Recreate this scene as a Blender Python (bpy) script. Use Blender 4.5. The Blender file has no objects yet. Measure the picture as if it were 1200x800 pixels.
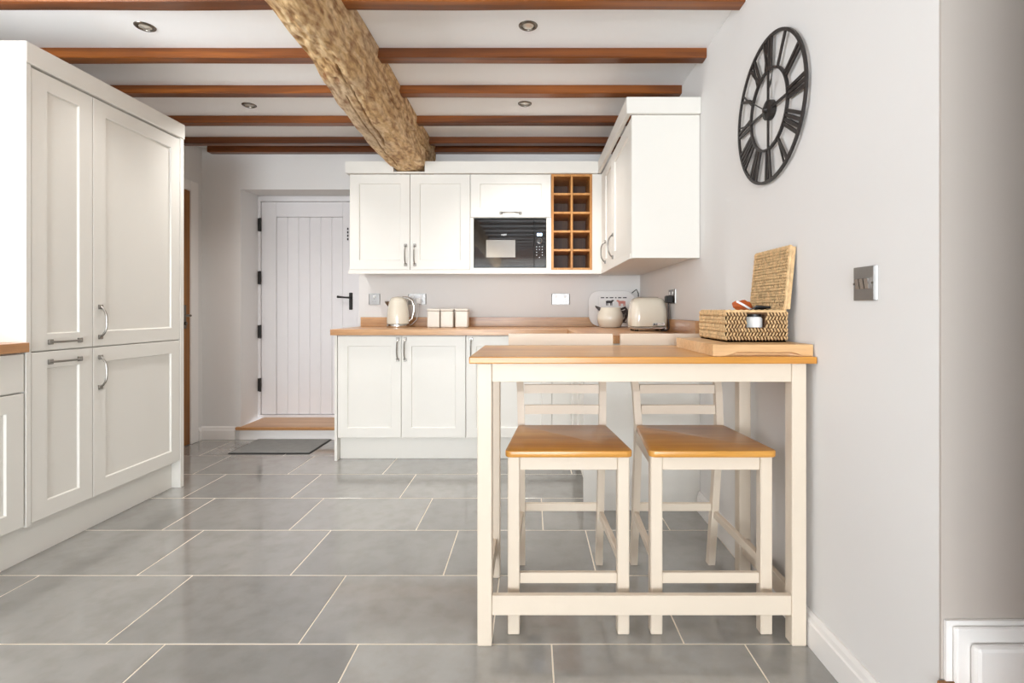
import bpy, bmesh, math, random
from mathutils import Vector, Matrix, noise

random.seed(7)
SC = bpy.context.scene
COL = SC.collection

# ------------------------------------------------------------------ camera
# world: X right, Y away from the camera, Z up, metres
cam_d = bpy.data.cameras.new('camera')
cam = bpy.data.objects.new('camera', cam_d)
COL.objects.link(cam)
cam.location = (0, 0, 1.04)
cam.rotation_euler = (math.pi / 2, 0, 0)
cam_d.sensor_width = 36
cam_d.lens = 18.0
cam_d.shift_x = -23 / 1200
cam_d.shift_y = -36.5 / 1200
cam_d.clip_start = 0.02
SC.camera = cam

# ------------------------------------------------------------------ light
w = bpy.data.worlds.new('sky')
SC.world = w
w.use_nodes = True
bg = w.node_tree.nodes['Background']
bg.inputs[0].default_value = (0.86, 0.92, 1.0, 1)
bg.inputs[1].default_value = 1.0


def area(name, loc, rot, sx, sy, power, col):
    l = bpy.data.lights.new(name, 'AREA')
    l.shape = 'RECTANGLE'
    l.size, l.size_y, l.energy, l.color = sx, sy, power, col
    o = bpy.data.objects.new(name, l)
    COL.objects.link(o)
    o.location = loc
    o.rotation_euler = rot
    return o


# daylight through the window in the left wall and the garden doors behind the camera
area('window_daylight', (-2.93, 0.30, 1.45), (0, -math.pi / 2 - 1.3, 0), 1.2, 2.3, 62, (0.88, 0.95, 1.0))
area('garden_daylight', (-0.55, -5.40, 1.05), (math.pi / 2 + 0.6, 0, 0), 2.7, 2.0, 190, (0.88, 0.95, 1.0))

SC.view_settings.view_transform = 'Standard'
SC.view_settings.look = 'None'
SC.view_settings.gamma = 1
SC.view_settings.use_curve_mapping = False
SC.view_settings.exposure = 1.06


# ------------------------------------------------------------------ materials
def srgb(r, g, b):
    f = lambda c: (c / 255 / 12.92) if c / 255 <= 0.04045 else ((c / 255 + 0.055) / 1.055) ** 2.4
    return (f(r), f(g), f(b), 1)


def new_mat(name):
    m = bpy.data.materials.new(name)
    m.use_nodes = True
    nt = m.node_tree
    return m, nt, nt.nodes['Principled BSDF']


def plain(name, col, rough=0.5, metal=0.0, var=0.03, scale=8, bump=0.0, bscale=60, coat=0.0, spec=0.5):
    m, nt, p = new_mat(name)
    N = nt.nodes
    tc = N.new('ShaderNodeTexCoord')
    nz = N.new('ShaderNodeTexNoise')
    nz.inputs['Scale'].default_value = scale
    nz.inputs['Detail'].default_value = 4
    nt.links.new(tc.outputs['Object'], nz.inputs['Vector'])
    r = N.new('ShaderNodeValToRGB')
    a = [c * (1 - var) for c in col[:3]] + [1]
    b = [min(1, c * (1 + var)) for c in col[:3]] + [1]
    r.color_ramp.elements[0].position, r.color_ramp.elements[1].position = 0.3, 0.7
    r.color_ramp.elements[0].color, r.color_ramp.elements[1].color = a, b
    nt.links.new(nz.outputs['Fac'], r.inputs['Fac'])
    nt.links.new(r.outputs['Color'], p.inputs['Base Color'])
    p.inputs['Roughness'].default_value = rough
    p.inputs['Metallic'].default_value = metal
    p.inputs['Coat Weight'].default_value = coat
    p.inputs['Specular IOR Level'].default_value = spec
    if bump:
        n2 = N.new('ShaderNodeTexNoise')
        n2.inputs['Scale'].default_value = bscale
        n2.inputs['Detail'].default_value = 3
        nt.links.new(tc.outputs['Object'], n2.inputs['Vector'])
        bp = N.new('ShaderNodeBump')
        bp.inputs['Strength'].default_value = bump
        bp.inputs['Distance'].default_value = 0.01
        nt.links.new(n2.outputs['Fac'], bp.inputs['Height'])
        nt.links.new(bp.outputs['Normal'], p.inputs['Normal'])
    return m


def wood(name, dark, mid, light, axis='X', rough=0.4, grain=14, stretch=0.06, knots=0.0, coat=0.0, bump=0.05):
    m, nt, p = new_mat(name)
    N, L = nt.nodes, nt.links
    tc = N.new('ShaderNodeTexCoord')
    oi = N.new('ShaderNodeObjectInfo')
    add = N.new('ShaderNodeVectorMath')
    add.operation = 'ADD'
    sc = N.new('ShaderNodeVectorMath')
    sc.operation = 'SCALE'
    cmb = N.new('ShaderNodeCombineXYZ')
    for i in range(3):
        L.new(oi.outputs['Random'], cmb.inputs[i])
    L.new(cmb.outputs[0], sc.inputs[0])
    sc.inputs['Scale'].default_value = 7.3
    L.new(tc.outputs['Object'], add.inputs[0])
    L.new(sc.outputs[0], add.inputs[1])
    mp = N.new('ShaderNodeMapping')
    s = [1, 1, 1]
    s['XYZ'.index(axis)] = stretch
    mp.inputs['Scale'].default_value = s
    L.new(add.outputs[0], mp.inputs['Vector'])
    nz = N.new('ShaderNodeTexNoise')
    nz.inputs['Scale'].default_value = grain
    nz.inputs['Detail'].default_value = 6
    nz.inputs['Roughness'].default_value = 0.6
    nz.inputs['Distortion'].default_value = 0.6
    L.new(mp.outputs[0], nz.inputs['Vector'])
    r = N.new('ShaderNodeValToRGB')
    e = r.color_ramp.elements
    e[0].position, e[1].position = 0.28, 0.74
    e[0].color, e[1].color = dark, light
    k = e.new(0.5)
    k.color = mid
    L.new(nz.outputs['Fac'], r.inputs['Fac'])
    n2 = N.new('ShaderNodeTexNoise')
    n2.inputs['Scale'].default_value = grain * 9
    n2.inputs['Detail'].default_value = 3
    L.new(mp.outputs[0], n2.inputs['Vector'])
    mx = N.new('ShaderNodeMix')
    mx.data_type = 'RGBA'
    mx.blend_type = 'MULTIPLY'
    mx.inputs['Factor'].default_value = 0.35
    r2 = N.new('ShaderNodeValToRGB')
    r2.color_ramp.elements[0].position, r2.color_ramp.elements[1].position = 0.35, 0.6
    r2.color_ramp.elements[0].color = (0.62, 0.55, 0.5, 1)
    r2.color_ramp.elements[1].color = (1, 1, 1, 1)
    L.new(n2.outputs['Fac'], r2.inputs['Fac'])
    L.new(r.outputs['Color'], mx.inputs[6])
    L.new(r2.outputs['Color'], mx.inputs[7])
    L.new(mx.outputs[2], p.inputs['Base Color'])
    p.inputs['Roughness'].default_value = rough
    p.inputs['Coat Weight'].default_value = coat
    p.inputs['Coat Roughness'].default_value = 0.15
    if bump:
        bp = N.new('ShaderNodeBump')
        bp.inputs['Strength'].default_value = bump
        bp.inputs['Distance'].default_value = 0.004
        L.new(n2.outputs['Fac'], bp.inputs['Height'])
        L.new(bp.outputs['Normal'], p.inputs['Normal'])
    return m


def slate_mat():
    m, nt, p = new_mat('slate_tile')
    N, L = nt.nodes, nt.links
    tc = N.new('ShaderNodeTexCoord')
    oi = N.new('ShaderNodeObjectInfo')
    cmb = N.new('ShaderNodeCombineXYZ')
    for i in range(3):
        L.new(oi.outputs['Random'], cmb.inputs[i])
    ml = N.new('ShaderNodeVectorMath')
    ml.operation = 'MULTIPLY_ADD'
    L.new(cmb.outputs[0], ml.inputs[0])
    ml.inputs[1].default_value = (9, 13, 5)
    L.new(tc.outputs['Object'], ml.inputs[2])
    nz = N.new('ShaderNodeTexNoise')
    nz.inputs['Scale'].default_value = 3.2
    nz.inputs['Detail'].default_value = 8
    nz.inputs['Roughness'].default_value = 0.6
    nz.inputs['Distortion'].default_value = 0.15
    L.new(ml.outputs[0], nz.inputs['Vector'])
    r = N.new('ShaderNodeValToRGB')
    e = r.color_ramp.elements
    e[0].position, e[1].position = 0.25, 0.75
    e[0].color, e[1].color = srgb(138, 136, 132), srgb(157, 155, 150)
    L.new(nz.outputs['Fac'], r.inputs['Fac'])
    hs = N.new('ShaderNodeHueSaturation')
    mr = N.new('ShaderNodeMapRange')
    mr.inputs['To Min'].default_value, mr.inputs['To Max'].default_value = 0.85, 1.13
    L.new(oi.outputs['Random'], mr.inputs['Value'])
    L.new(mr.outputs[0], hs.inputs['Value'])
    n4 = N.new('ShaderNodeTexNoise')
    n4.inputs['Scale'].default_value = 14
    n4.inputs['Detail'].default_value = 7
    L.new(ml.outputs[0], n4.inputs['Vector'])
    r4 = N.new('ShaderNodeValToRGB')
    r4.color_ramp.elements[0].position, r4.color_ramp.elements[1].position = 0.33, 0.55
    r4.color_ramp.elements[0].color = srgb(206, 200, 192)
    r4.color_ramp.elements[1].color = (1, 1, 1, 1)
    L.new(n4.outputs['Fac'], r4.inputs['Fac'])
    m4 = N.new('ShaderNodeMix')
    m4.data_type, m4.blend_type = 'RGBA', 'MULTIPLY'
    m4.inputs[0].default_value = 0.28
    L.new(r.outputs['Color'], m4.inputs[6])
    L.new(r4.outputs['Color'], m4.inputs[7])
    L.new(m4.outputs[2], hs.inputs['Color'])
    L.new(hs.outputs[0], p.inputs['Base Color'])
    r3 = N.new('ShaderNodeMapRange')
    r3.inputs['From Min'].default_value, r3.inputs['From Max'].default_value = 0.3, 0.7
    r3.inputs['To Min'].default_value, r3.inputs['To Max'].default_value = 0.09, 0.17
    L.new(nz.outputs['Fac'], r3.inputs['Value'])
    L.new(r3.outputs[0], p.inputs['Roughness'])
    n2 = N.new('ShaderNodeTexNoise')
    n2.inputs['Scale'].default_value = 22
    n2.inputs['Detail'].default_value = 5
    L.new(ml.outputs[0], n2.inputs['Vector'])
    bp = N.new('ShaderNodeBump')
    bp.inputs['Strength'].default_value = 0.05
    bp.inputs['Distance'].default_value = 0.004
    p.inputs['Specular IOR Level'].default_value = 0.8
    p.inputs['Coat Weight'].default_value = 0.6
    p.inputs['Coat Roughness'].default_value = 0.1
    L.new(n2.outputs['Fac'], bp.inputs['Height'])
    L.new(bp.outputs['Normal'], p.inputs['Normal'])
    return m


def beam_mat():
    m, nt, p = new_mat('old_oak')
    N, L = nt.nodes, nt.links
    tc = N.new('ShaderNodeTexCoord')
    mp = N.new('ShaderNodeMapping')
    mp.inputs['Scale'].default_value = (1, 0.22, 1)
    L.new(tc.outputs['Object'], mp.inputs['Vector'])
    nz = N.new('ShaderNodeTexNoise')
    nz.inputs['Scale'].default_value = 22
    nz.inputs['Detail'].default_value = 9
    nz.inputs['Roughness'].default_value = 0.66
    nz.inputs['Distortion'].default_value = 1.2
    L.new(mp.outputs[0], nz.inputs['Vector'])
    r = N.new('ShaderNodeValToRGB')
    e = r.color_ramp.elements
    e[0].position, e[1].position = 0.27, 0.72
    e[0].color, e[1].color = srgb(138, 94, 48), srgb(252, 228, 186)
    k = e.new(0.45)
    k.color = srgb(214, 176, 124)
    L.new(nz.outputs['Fac'], r.inputs['Fac'])
    # weathered grey hewn patches and rotten brown crumble, both with shapes of their own
    n2 = N.new('ShaderNodeTexNoise')
    n2.inputs['Scale'].default_value = 2.6
    n2.inputs['Detail'].default_value = 4
    mp2 = N.new('ShaderNodeMapping')
    mp2.inputs['Scale'].default_value = (1, 0.5, 1)
    mp2.inputs['Location'].default_value = (1.7, 0.35, 0.2)
    L.new(tc.outputs['Object'], mp2.inputs['Vector'])
    L.new(mp2.outputs[0], n2.inputs['Vector'])
    r2 = N.new('ShaderNodeValToRGB')
    r2.color_ramp.elements[0].position, r2.color_ramp.elements[1].position = 0.5, 0.6
    L.new(n2.outputs['Fac'], r2.inputs['Fac'])
    mx = N.new('ShaderNodeMix')
    mx.data_type = 'RGBA'
    L.new(r2.outputs['Color'], mx.inputs[0])
    L.new(r.outputs['Color'], mx.inputs[6])
    g = N.new('ShaderNodeMix')
    g.data_type = 'RGBA'
    g.inputs[0].default_value = 0.62
    L.new(r.outputs['Color'], g.inputs[6])
    g.inputs[7].default_value = srgb(206, 184, 156)
    L.new(g.outputs[2], mx.inputs[7])
    n3 = N.new('ShaderNodeTexNoise')
    n3.inputs['Scale'].default_value = 38
    n3.inputs['Detail'].default_value = 6
    mp3 = N.new('ShaderNodeMapping')
    mp3.inputs['Scale'].default_value = (1, 0.45, 1)
    L.new(tc.outputs['Object'], mp3.inputs['Vector'])
    L.new(mp3.outputs[0], n3.inputs['Vector'])
    r3 = N.new('ShaderNodeValToRGB')
    r3.color_ramp.elements[0].position, r3.color_ramp.elements[1].position = 0.30, 0.56
    r3.color_ramp.elements[0].color = srgb(150, 100, 55)
    r3.color_ramp.elements[1].color = (1, 1, 1, 1)
    L.new(n3.outputs['Fac'], r3.inputs['Fac'])
    mx2 = N.new('ShaderNodeMix')
    mx2.data_type = 'RGBA'
    mx2.blend_type = 'MULTIPLY'
    mx2.inputs[0].default_value = 0.8
    L.new(mx.outputs[2], mx2.inputs[6])
    L.new(r3.outputs['Color'], mx2.inputs[7])
    L.new(mx2.outputs[2], p.inputs['Base Color'])
    p.inputs['Roughness'].default_value = 0.75
    bp = N.new('ShaderNodeBump')
    bp.inputs['Strength'].default_value = 0.55
    bp.inputs['Distance'].default_value = 0.012
    ad = N.new('ShaderNodeMath')
    ad.operation = 'ADD'
    L.new(nz.outputs['Fac'], ad.inputs[0])
    L.new(n3.outputs['Fac'], ad.inputs[1])
    L.new(ad.outputs[0], bp.inputs['Height'])
    L.new(bp.outputs['Normal'], p.inputs['Normal'])
    return m


def glow(name, col, strength):
    m, nt, p = new_mat(name)
    p.inputs['Base Color'].default_value = col
    p.inputs['Emission Color'].default_value = col
    p.inputs['Emission Strength'].default_value = strength
    return m


M = {
    'wall': plain('wall_paint', srgb(229, 226, 223), 0.85, var=0.012, scale=1.5, bump=0.06, bscale=7),
    'wall_side': plain('side_room_dimmed_paint', srgb(190, 180, 171), 0.85, var=0.012, scale=1.5, bump=0.05, bscale=7),  # nearly white wall; its dim light is put into this darker colour
    'ceil': plain('ceiling_paint', srgb(250, 249, 248), 0.9, var=0.01, scale=2, bump=0.05, bscale=6),
    'gloss_white': plain('white_gloss_paint', srgb(240, 236, 232), 0.35, var=0.01),
    'door_white': plain('white_door_paint', srgb(238, 234, 234), 0.4, var=0.01),
    'cab': plain('cabinet_paint', srgb(232, 228, 220), 0.42, var=0.008, scale=3),
    'carcass': plain('carcass_board', srgb(232, 227, 219), 0.5, var=0.008),
    'cream': plain('cream_paint', srgb(222, 207, 188), 0.42, var=0.012, scale=5),
    'honey': wood('honey_oak', srgb(184, 116, 40), srgb(206, 142, 58), srgb(220, 164, 78), 'X', 0.3, 9, 0.05, coat=0.25),
    'worktop': wood('oak_worktop', srgb(166, 112, 64), srgb(196, 146, 96), srgb(218, 174, 124), 'X', 0.33, 13, 0.07, coat=0.15),
    'worktop_y': wood('oak_worktop_long', srgb(168, 112, 66), srgb(196, 144, 96), srgb(216, 170, 122), 'Y', 0.33, 13, 0.07, coat=0.15),
    'joist': wood('stained_pine', srgb(58, 27, 7), srgb(112, 58, 15), srgb(178, 102, 32), 'X', 0.36, 11, 0.045, coat=0.1),
    'rack': wood('rack_oak', srgb(178, 116, 54), srgb(202, 142, 76), srgb(216, 164, 100), 'Z', 0.4, 14, 0.08),
    'brown_door': wood('brown_door', srgb(122, 76, 30), srgb(150, 98, 44), srgb(172, 120, 62), 'Z', 0.4, 10, 0.05),
    'board_wood': wood('beech_board', srgb(214, 166, 112), srgb(230, 188, 138), srgb(240, 206, 162), 'X', 0.45, 12, 0.06),
    'floor_wood': wood('side_room_boards', srgb(134, 88, 44), srgb(164, 112, 62), srgb(186, 134, 82), 'X', 0.4, 10, 0.05),
    'rack_back': wood('shaded_rack_back', srgb(62, 36, 18), srgb(84, 50, 26), srgb(104, 66, 36), 'Z', 0.5, 14, 0.08),  # dark tone paints the shade deep in the pigeonholes onto the back
    'beam': beam_mat(),
    'slate': slate_mat(),
    'grout': plain('grout', srgb(238, 226, 208), 0.9, var=0.05, scale=12),
    'mat': plain('rubber_mat', srgb(140, 140, 137), 0.7, var=0.06, scale=20, bump=0.2, bscale=200),
    'mat_edge': plain('mat_border', srgb(48, 47, 46), 0.7),
    'pewter': plain('pewter', srgb(150, 146, 140), 0.32, 1.0, var=0.05, scale=30),
    'chrome': plain('chrome', srgb(206, 204, 200), 0.14, 1.0, var=0.02),
    'steel': plain('brushed_steel', srgb(150, 148, 146), 0.36, 1.0, var=0.03, scale=40),
    'nickel': plain('dark_nickel', srgb(128, 122, 114), 0.25, 1.0, var=0.03),
    'iron': plain('black_iron', srgb(36, 33, 31), 0.55, var=0.1, scale=20),
    'clock': plain('clock_metal', srgb(52, 47, 45), 0.45, 0.4, var=0.12, scale=25),
    'black': plain('black_plastic', srgb(26, 25, 25), 0.4),
    'glass': plain('black_glass', srgb(22, 21, 20), 0.06, var=0.02, coat=0.6),
    'screen': plain('microwave_window', srgb(168, 166, 160), 0.1, 0.5, var=0.03),
    'enamel': plain('cream_enamel', srgb(226, 219, 202), 0.15, var=0.01, coat=0.5),
    'canister': plain('cream_tin', srgb(222, 215, 203), 0.35, var=0.015),
    'copper': plain('brown_lid', srgb(140, 84, 56), 0.4),
    'white': plain('white_plastic', srgb(240, 238, 236), 0.3, var=0.01),
    'seagrass': plain('seagrass', srgb(222, 186, 138), 0.75, var=0.22, scale=60, bump=0.3, bscale=220),
    'seagrass_dark': plain('seagrass_shell', srgb(92, 64, 38), 0.85, var=0.2, scale=80),
    'orange': plain('orange_foil', srgb(176, 84, 34), 0.3, var=0.25, scale=40),
    'green': plain('green_print', srgb(60, 120, 78), 0.5),
    'pink': plain('pink_print', srgb(214, 140, 128), 0.5, var=0.15, scale=120),
    'ink': plain('dark_print', srgb(56, 50, 50), 0.6),
    'rocker': plain('rocker_nickel', srgb(158, 152, 148), 0.2, 1.0),
    'display': glow('blue_display', (0.45, 0.65, 1.0, 1), 2.0),
    'bulb': plain('bulb_glass', srgb(214, 208, 196), 0.12, 0.5),
}


# ------------------------------------------------------------------ mesh helpers
def root_of(o):
    while o.parent:
        o = o.parent
    return o


class MB:
    """collects shapes in world coordinates; build() links them as ONE mesh object"""

    def __init__(self, mtx=None):
        self.bm = bmesh.new()
        self.m = mtx or Matrix()

    def _merge(self, b):
        bmesh.ops.transform(b, matrix=self.m, verts=b.verts)
        me = bpy.data.meshes.new('tmp')
        b.to_mesh(me)
        b.free()
        self.bm.from_mesh(me)
        bpy.data.meshes.remove(me)
        return self

    def box(self, x0, x1, y0, y1, z0, z1, bev=0.0, seg=1):
        b = bmesh.new()
        bmesh.ops.create_cube(b, size=1)
        for v in b.verts:
            v.co = Vector(((x0 + x1) / 2 + v.co.x * (x1 - x0), (y0 + y1) / 2 + v.co.y * (y1 - y0),
                           (z0 + z1) / 2 + v.co.z * (z1 - z0)))
        if bev:
            bmesh.ops.bevel(b, geom=b.edges[:], offset=bev, segments=seg, affect='EDGES', profile=0.5)
        return self._merge(b)

    def prism(self, pts, z0, z1, bev=0.0, seg=1, plane='XY'):
        """polygon extruded along the remaining axis"""
        b = bmesh.new()
        mk = {'XY': lambda p, h: (p[0], p[1], h), 'XZ': lambda p, h: (p[0], h, p[1]), 'YZ': lambda p, h: (h, p[0], p[1])}[plane]
        lo = [b.verts.new(mk(p, z0)) for p in pts]
        hi = [b.verts.new(mk(p, z1)) for p in pts]
        n = len(pts)
        b.faces.new(lo)
        b.faces.new(hi)
        for i in range(n):
            b.faces.new((lo[i], lo[(i + 1) % n], hi[(i + 1) % n], hi[i]))
        bmesh.ops.recalc_face_normals(b, faces=b.faces)
        if bev:
            es = [e for e in b.edges if e.is_manifold and e.calc_face_angle(0) > 0.5]
            bmesh.ops.bevel(b, geom=es, offset=bev, segments=seg, affect='EDGES', profile=0.5)
        return self._merge(b)

    def loft(self, rings, cap=True, closed=True):
        b = bmesh.new()
        vs = [[b.verts.new(p) for p in r] for r in rings]
        n = len(rings[0])
        for i in range(len(vs) - 1):
            for j in range(n if closed else n - 1):
                k = (j + 1) % n
                b.faces.new((vs[i][j], vs[i][k], vs[i + 1][k], vs[i + 1][j]))
        if cap and closed:
            b.faces.new(vs[0])
            b.faces.new(vs[-1])
        bmesh.ops.recalc_face_normals(b, faces=b.faces)
        return self._merge(b)

    def tube(self, pts, r, n=8, cap=True):
        pts = [Vector(p) for p in pts]
        rs = r if isinstance(r, (list, tuple)) else [r] * len(pts)
        rings = []
        up = None
        for i, p in enumerate(pts):
            t = (pts[min(i + 1, len(pts) - 1)] - pts[max(i - 1, 0)]).normalized()
            if up is None:
                up = t.orthogonal().normalized()
            up = (up - t * up.dot(t)).normalized()
            s = t.cross(up)
            rings.append([p + rs[i] * (math.cos(a) * up + math.sin(a) * s) for a in [2 * math.pi * k / n for k in range(n)]])
        return self.loft(rings, cap)

    def bar(self, p0, p1, w, d, side=(1, 0, 0), bev=0.0):
        """rectangular bar from p0 to p1; w along `side`, d across"""
        p0, p1 = Vector(p0), Vector(p1)
        t = (p1 - p0).normalized()
        s = Vector(side)
        s = (s - t * s.dot(t)).normalized()
        q = t.cross(s)
        ring = lambda p: [p + s * (a * w / 2) + q * (c * d / 2) for a, c in ((-1, -1), (1, -1), (1, 1), (-1, 1))]
        b = bmesh.new()
        vs = [b.verts.new(v) for v in ring(p0) + ring(p1)]
        b.faces.new(vs[:4])
        b.faces.new(vs[4:])
        for i in range(4):
            k = (i + 1) % 4
            b.faces.new((vs[i], vs[k], vs[4 + k], vs[4 + i]))
        bmesh.ops.recalc_face_normals(b, faces=b.faces)
        if bev:
            bmesh.ops.bevel(b, geom=b.edges[:], offset=bev, segments=1, affect='EDGES', profile=0.5)
        return self._merge(b)

    def lathe(self, prof, c=(0, 0, 0), n=24, sx=1.0, sy=1.0):
        c = Vector(c)
        rings = [[c + Vector((sx * r * math.cos(2 * math.pi * k / n), sy * r * math.sin(2 * math.pi * k / n), z)) for k in range(n)]
                 for r, z in prof]
        return self.loft(rings)

    def build(self, name, mat, parent=None, smooth=False, keep_origin=False):
        me = bpy.data.meshes.new(name)
        bm = self.bm
        off = Vector((0, 0, 0))
        if parent is not None:
            off = root_of(parent).location.copy()
        elif not keep_origin and len(bm.verts):
            xs = [v.co for v in bm.verts]
            off = Vector(((min(v.x for v in xs) + max(v.x for v in xs)) / 2, (min(v.y for v in xs) + max(v.y for v in xs)) / 2,
                          min(v.z for v in xs)))
        for v in bm.verts:
            v.co -= off
        bmesh.ops.recalc_face_normals(bm, faces=bm.faces)
        if smooth:
            for f in bm.faces:
                f.smooth = True
            for e in bm.edges:
                if e.is_manifold and e.calc_face_angle(0) > 0.7:
                    e.smooth = False
        bm.to_mesh(me)
        bm.free()
        me.materials.append(M[mat])
        o = bpy.data.objects.new(name, me)
        COL.objects.link(o)
        if parent is not None:
            o.parent = parent
        else:
            o.location = off
        return o


def B(name, mat, parent, *a, bev=0.0, seg=1, kind=None):
    o = MB().box(*a, bev=bev, seg=seg).build(name, mat, parent)
    if kind:
        o['kind'] = kind
    return o


def thing(name, label, cat, loc, group=None):
    o = bpy.data.objects.new(name, None)
    COL.objects.link(o)
    o.empty_display_size = 0.1
    o.location = loc
    o['label'], o['category'] = label, cat
    if group:
        o['group'] = group
    return o


def tag(o, label, cat, group=None):
    o['label'], o['category'] = label, cat
    if group:
        o['group'] = group
    return o


def struct(o, label=None):
    o['kind'] = 'structure'
    if label:
        o['label'] = label
    return o


def sempty(name, loc=(0, 0, 0), label=None):
    o = bpy.data.objects.new(name, None)
    COL.objects.link(o)
    o.location = loc
    return struct(o, label)


def copy_tree(o, parent=None):
    c = o.copy()
    COL.objects.link(c)
    if parent is not None:
        c.parent = parent
    for ch in list(o.children):
        copy_tree(ch, c)
    return c


# frames for joinery: local u = along the front, n = outwards, z = up
def frame(origin, facing):
    o = Vector(origin)
    if facing == 'near':      # front looks at the camera (-Y)
        u, n = Vector((1, 0, 0)), Vector((0, -1, 0))
    elif facing == 'right':   # front looks to +X
        u, n = Vector((0, 1, 0)), Vector((1, 0, 0))
    else:                     # front looks to -X
        u, n = Vector((0, 1, 0)), Vector((-1, 0, 0))
    m = Matrix.Identity(4)
    for i in range(3):
        m[i][0], m[i][1], m[i][2], m[i][3] = u[i], n[i], (0, 0, 1)[i], o[i]
    return m


def handle(parent, m, u, z, vertical, length=0.165, n0=0.021):
    """bow handle with two square feet; (u, z) is its middle, n0 the door face"""
    b = MB(m)
    h = length / 2
    P = (lambda t, n: (u, n, z + t)) if vertical else (lambda t, n: (u + t, n, z))
    for s in (-1, 1):
        c = P(s * (h - 0.011), 0)
        b.box(c[0] - 0.011, c[0] + 0.011, n0 - 0.0005, n0 + 0.009, c[2] - 0.011, c[2] + 0.011, bev=0.002)
    pts = []
    for k in range(13):
        t = -1 + k / 6
        n = n0 + 0.006 + 0.027 * (1 - abs(t) ** 3.2)
        pts.append(P(t * (h - 0.011), n))
    b.tube(pts, 0.0046, 8)
    return b.build('handle', 'pewter', parent, smooth=True)


def shaker(parent, m, u0, u1, z0, z1, hnd=None, fr=0.07, name='door', th=0.02):
    """shaker door: flat frame, sloped step, recessed panel; hnd = (u, z, vertical)"""
    b = bmesh.new()
    g = 0.0015
    u0, u1, z0, z1 = u0 + g, u1 - g, z0 + g, z1 - g
    f2 = min(fr, (z1 - z0) * 0.28)
    def ring(a, c, n):
        return [b.verts.new((x, n, z)) for x, z in ((u0 + a, z0 + c), (u1 - a, z0 + c), (u1 - a, z1 - c), (u0 + a, z1 - c))]
    R = [ring(0, 0, 0), ring(0, 0, th - 0.002), ring(0.002, 0.002, th), ring(fr, f2, th), ring(fr + 0.004, f2 + 0.004, th - 0.009)]
    for i in range(len(R) - 1):
        for j in range(4):
            k = (j + 1) % 4
            b.faces.new((R[i][j], R[i][k], R[i + 1][k], R[i + 1][j]))
    b.faces.new(R[0])
    b.faces.new(R[-1])
    bmesh.ops.recalc_face_normals(b, faces=b.faces)
    mb = MB(m)
    mb._merge(b)
    d = mb.build(name, 'cab', parent)
    if hnd:
        handle(d, m, hnd[0], hnd[1], hnd[2], n0=th)
    return d


# ------------------------------------------------------------------ room shell
XL, XR, YB = -2.66, 0.875, 4.13          # left wall, right wall, back wall
ZC = 2.35                                 # plaster ceiling
YF = -5.2                                 # wall behind the camera
XS = 2.3                                  # far wall of the side room
ZS = 0.2526                               # raised floor of the side room
YJ = 1.10                                 # where the right wall ends

# floor: bed of grout with stone tiles laid in it
floor = B('floor', 'grout', None, XL - 0.2, XR + 0.1, YF - 0.1, YB + 0.02, -0.06, -0.0012)
struct(floor, 'large grey slate floor tiles with pale joints')
ROW, L0, PITCH = 0.4135, 1.597, 0.602
joint = {-1: -0.54, 0: -0.728, 1: -0.949, 2: -1.15, 3: -1.335, 4: -1.55, 5: -1.78}
for r in range(-17, 7):
    y0, y1 = L0 + r * ROW + 0.003, L0 + (r + 1) * ROW - 0.003
    y0, y1 = max(y0, YF + 0.002), min(y1, YB - 0.002)
    if y1 - y0 < 0.03:
        continue
    j0 = joint.get(r, -0.54 + 0.19 * ((r * 5) % 7) / 2)
    k = math.floor((XL - j0) / PITCH)
    x = j0 + k * PITCH
    while x < XR:
        a, c = max(x + 0.0025, XL + 0.002), min(x + PITCH - 0.0025, XR - 0.002)
        x += PITCH
        if c - a < 0.03:
            continue
        t = MB()
        dz = random.uniform(-0.0004, 0.0004)
        e = 0.0022
        rg = lambda q, z: [(a + q, y0 + q, z), (c - q, y0 + q, z), (c - q, y1 - q, z), (a + q, y1 - q, z)]
        t.loft([rg(0, -0.0011), rg(0, dz - 0.0006), rg(e * 0.5, dz)])
        o = t.build('floor_tile', 'slate', floor)

# back wall with the recess of the plank door (a splayed opening)
wb = MB()
XO0, XO1, ZO = -2.346, -1.392, 2.014
wb.prism([(XL - 0.1, YB), (XO0, YB), (XO0 - 0.058, YB + 0.42), (XO0 - 0.058, YB + 0.5), (XL - 0.1, YB + 0.5)], -0.05, ZC)
wb.box(XO1, XR + 0.3, YB, YB + 0.5, -0.05, ZC)
wb.prism([(YB + 0.0004, ZO), (YB + 0.42, ZO + 0.036), (YB + 0.5, ZO + 0.036), (YB + 0.5, ZC), (YB + 0.0004, ZC)], XO0 - 0.07, XO1 + 0.002, plane='YZ')
struct(wb.build('wall_back', 'wall'), 'white plastered back wall around the door recess')
B('wall_recess', 'wall', None, XO0 - 0.12, XO1 + 0.1, YB + 0.42, YB + 0.52, 0.0, ZO + 0.1, kind='structure')
# left wall with the window opening (out of view, lets the daylight in)
wl = MB()
wl.box(XL - 0.2, XL, 1.5, YB + 0.5, -0.05, ZC)
wl.box(XL - 0.2, XL, YF - 0.2, -0.9, -0.05, ZC)
wl.box(XL - 0.2, XL, -0.9, 1.5, -0.05, 0.98)
wl.box(XL - 0.2, XL, -0.9, 1.5, 2.24, ZC)
struct(wl.build('wall_left', 'wall'), 'white plastered left wall beside the tall cabinets')
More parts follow.
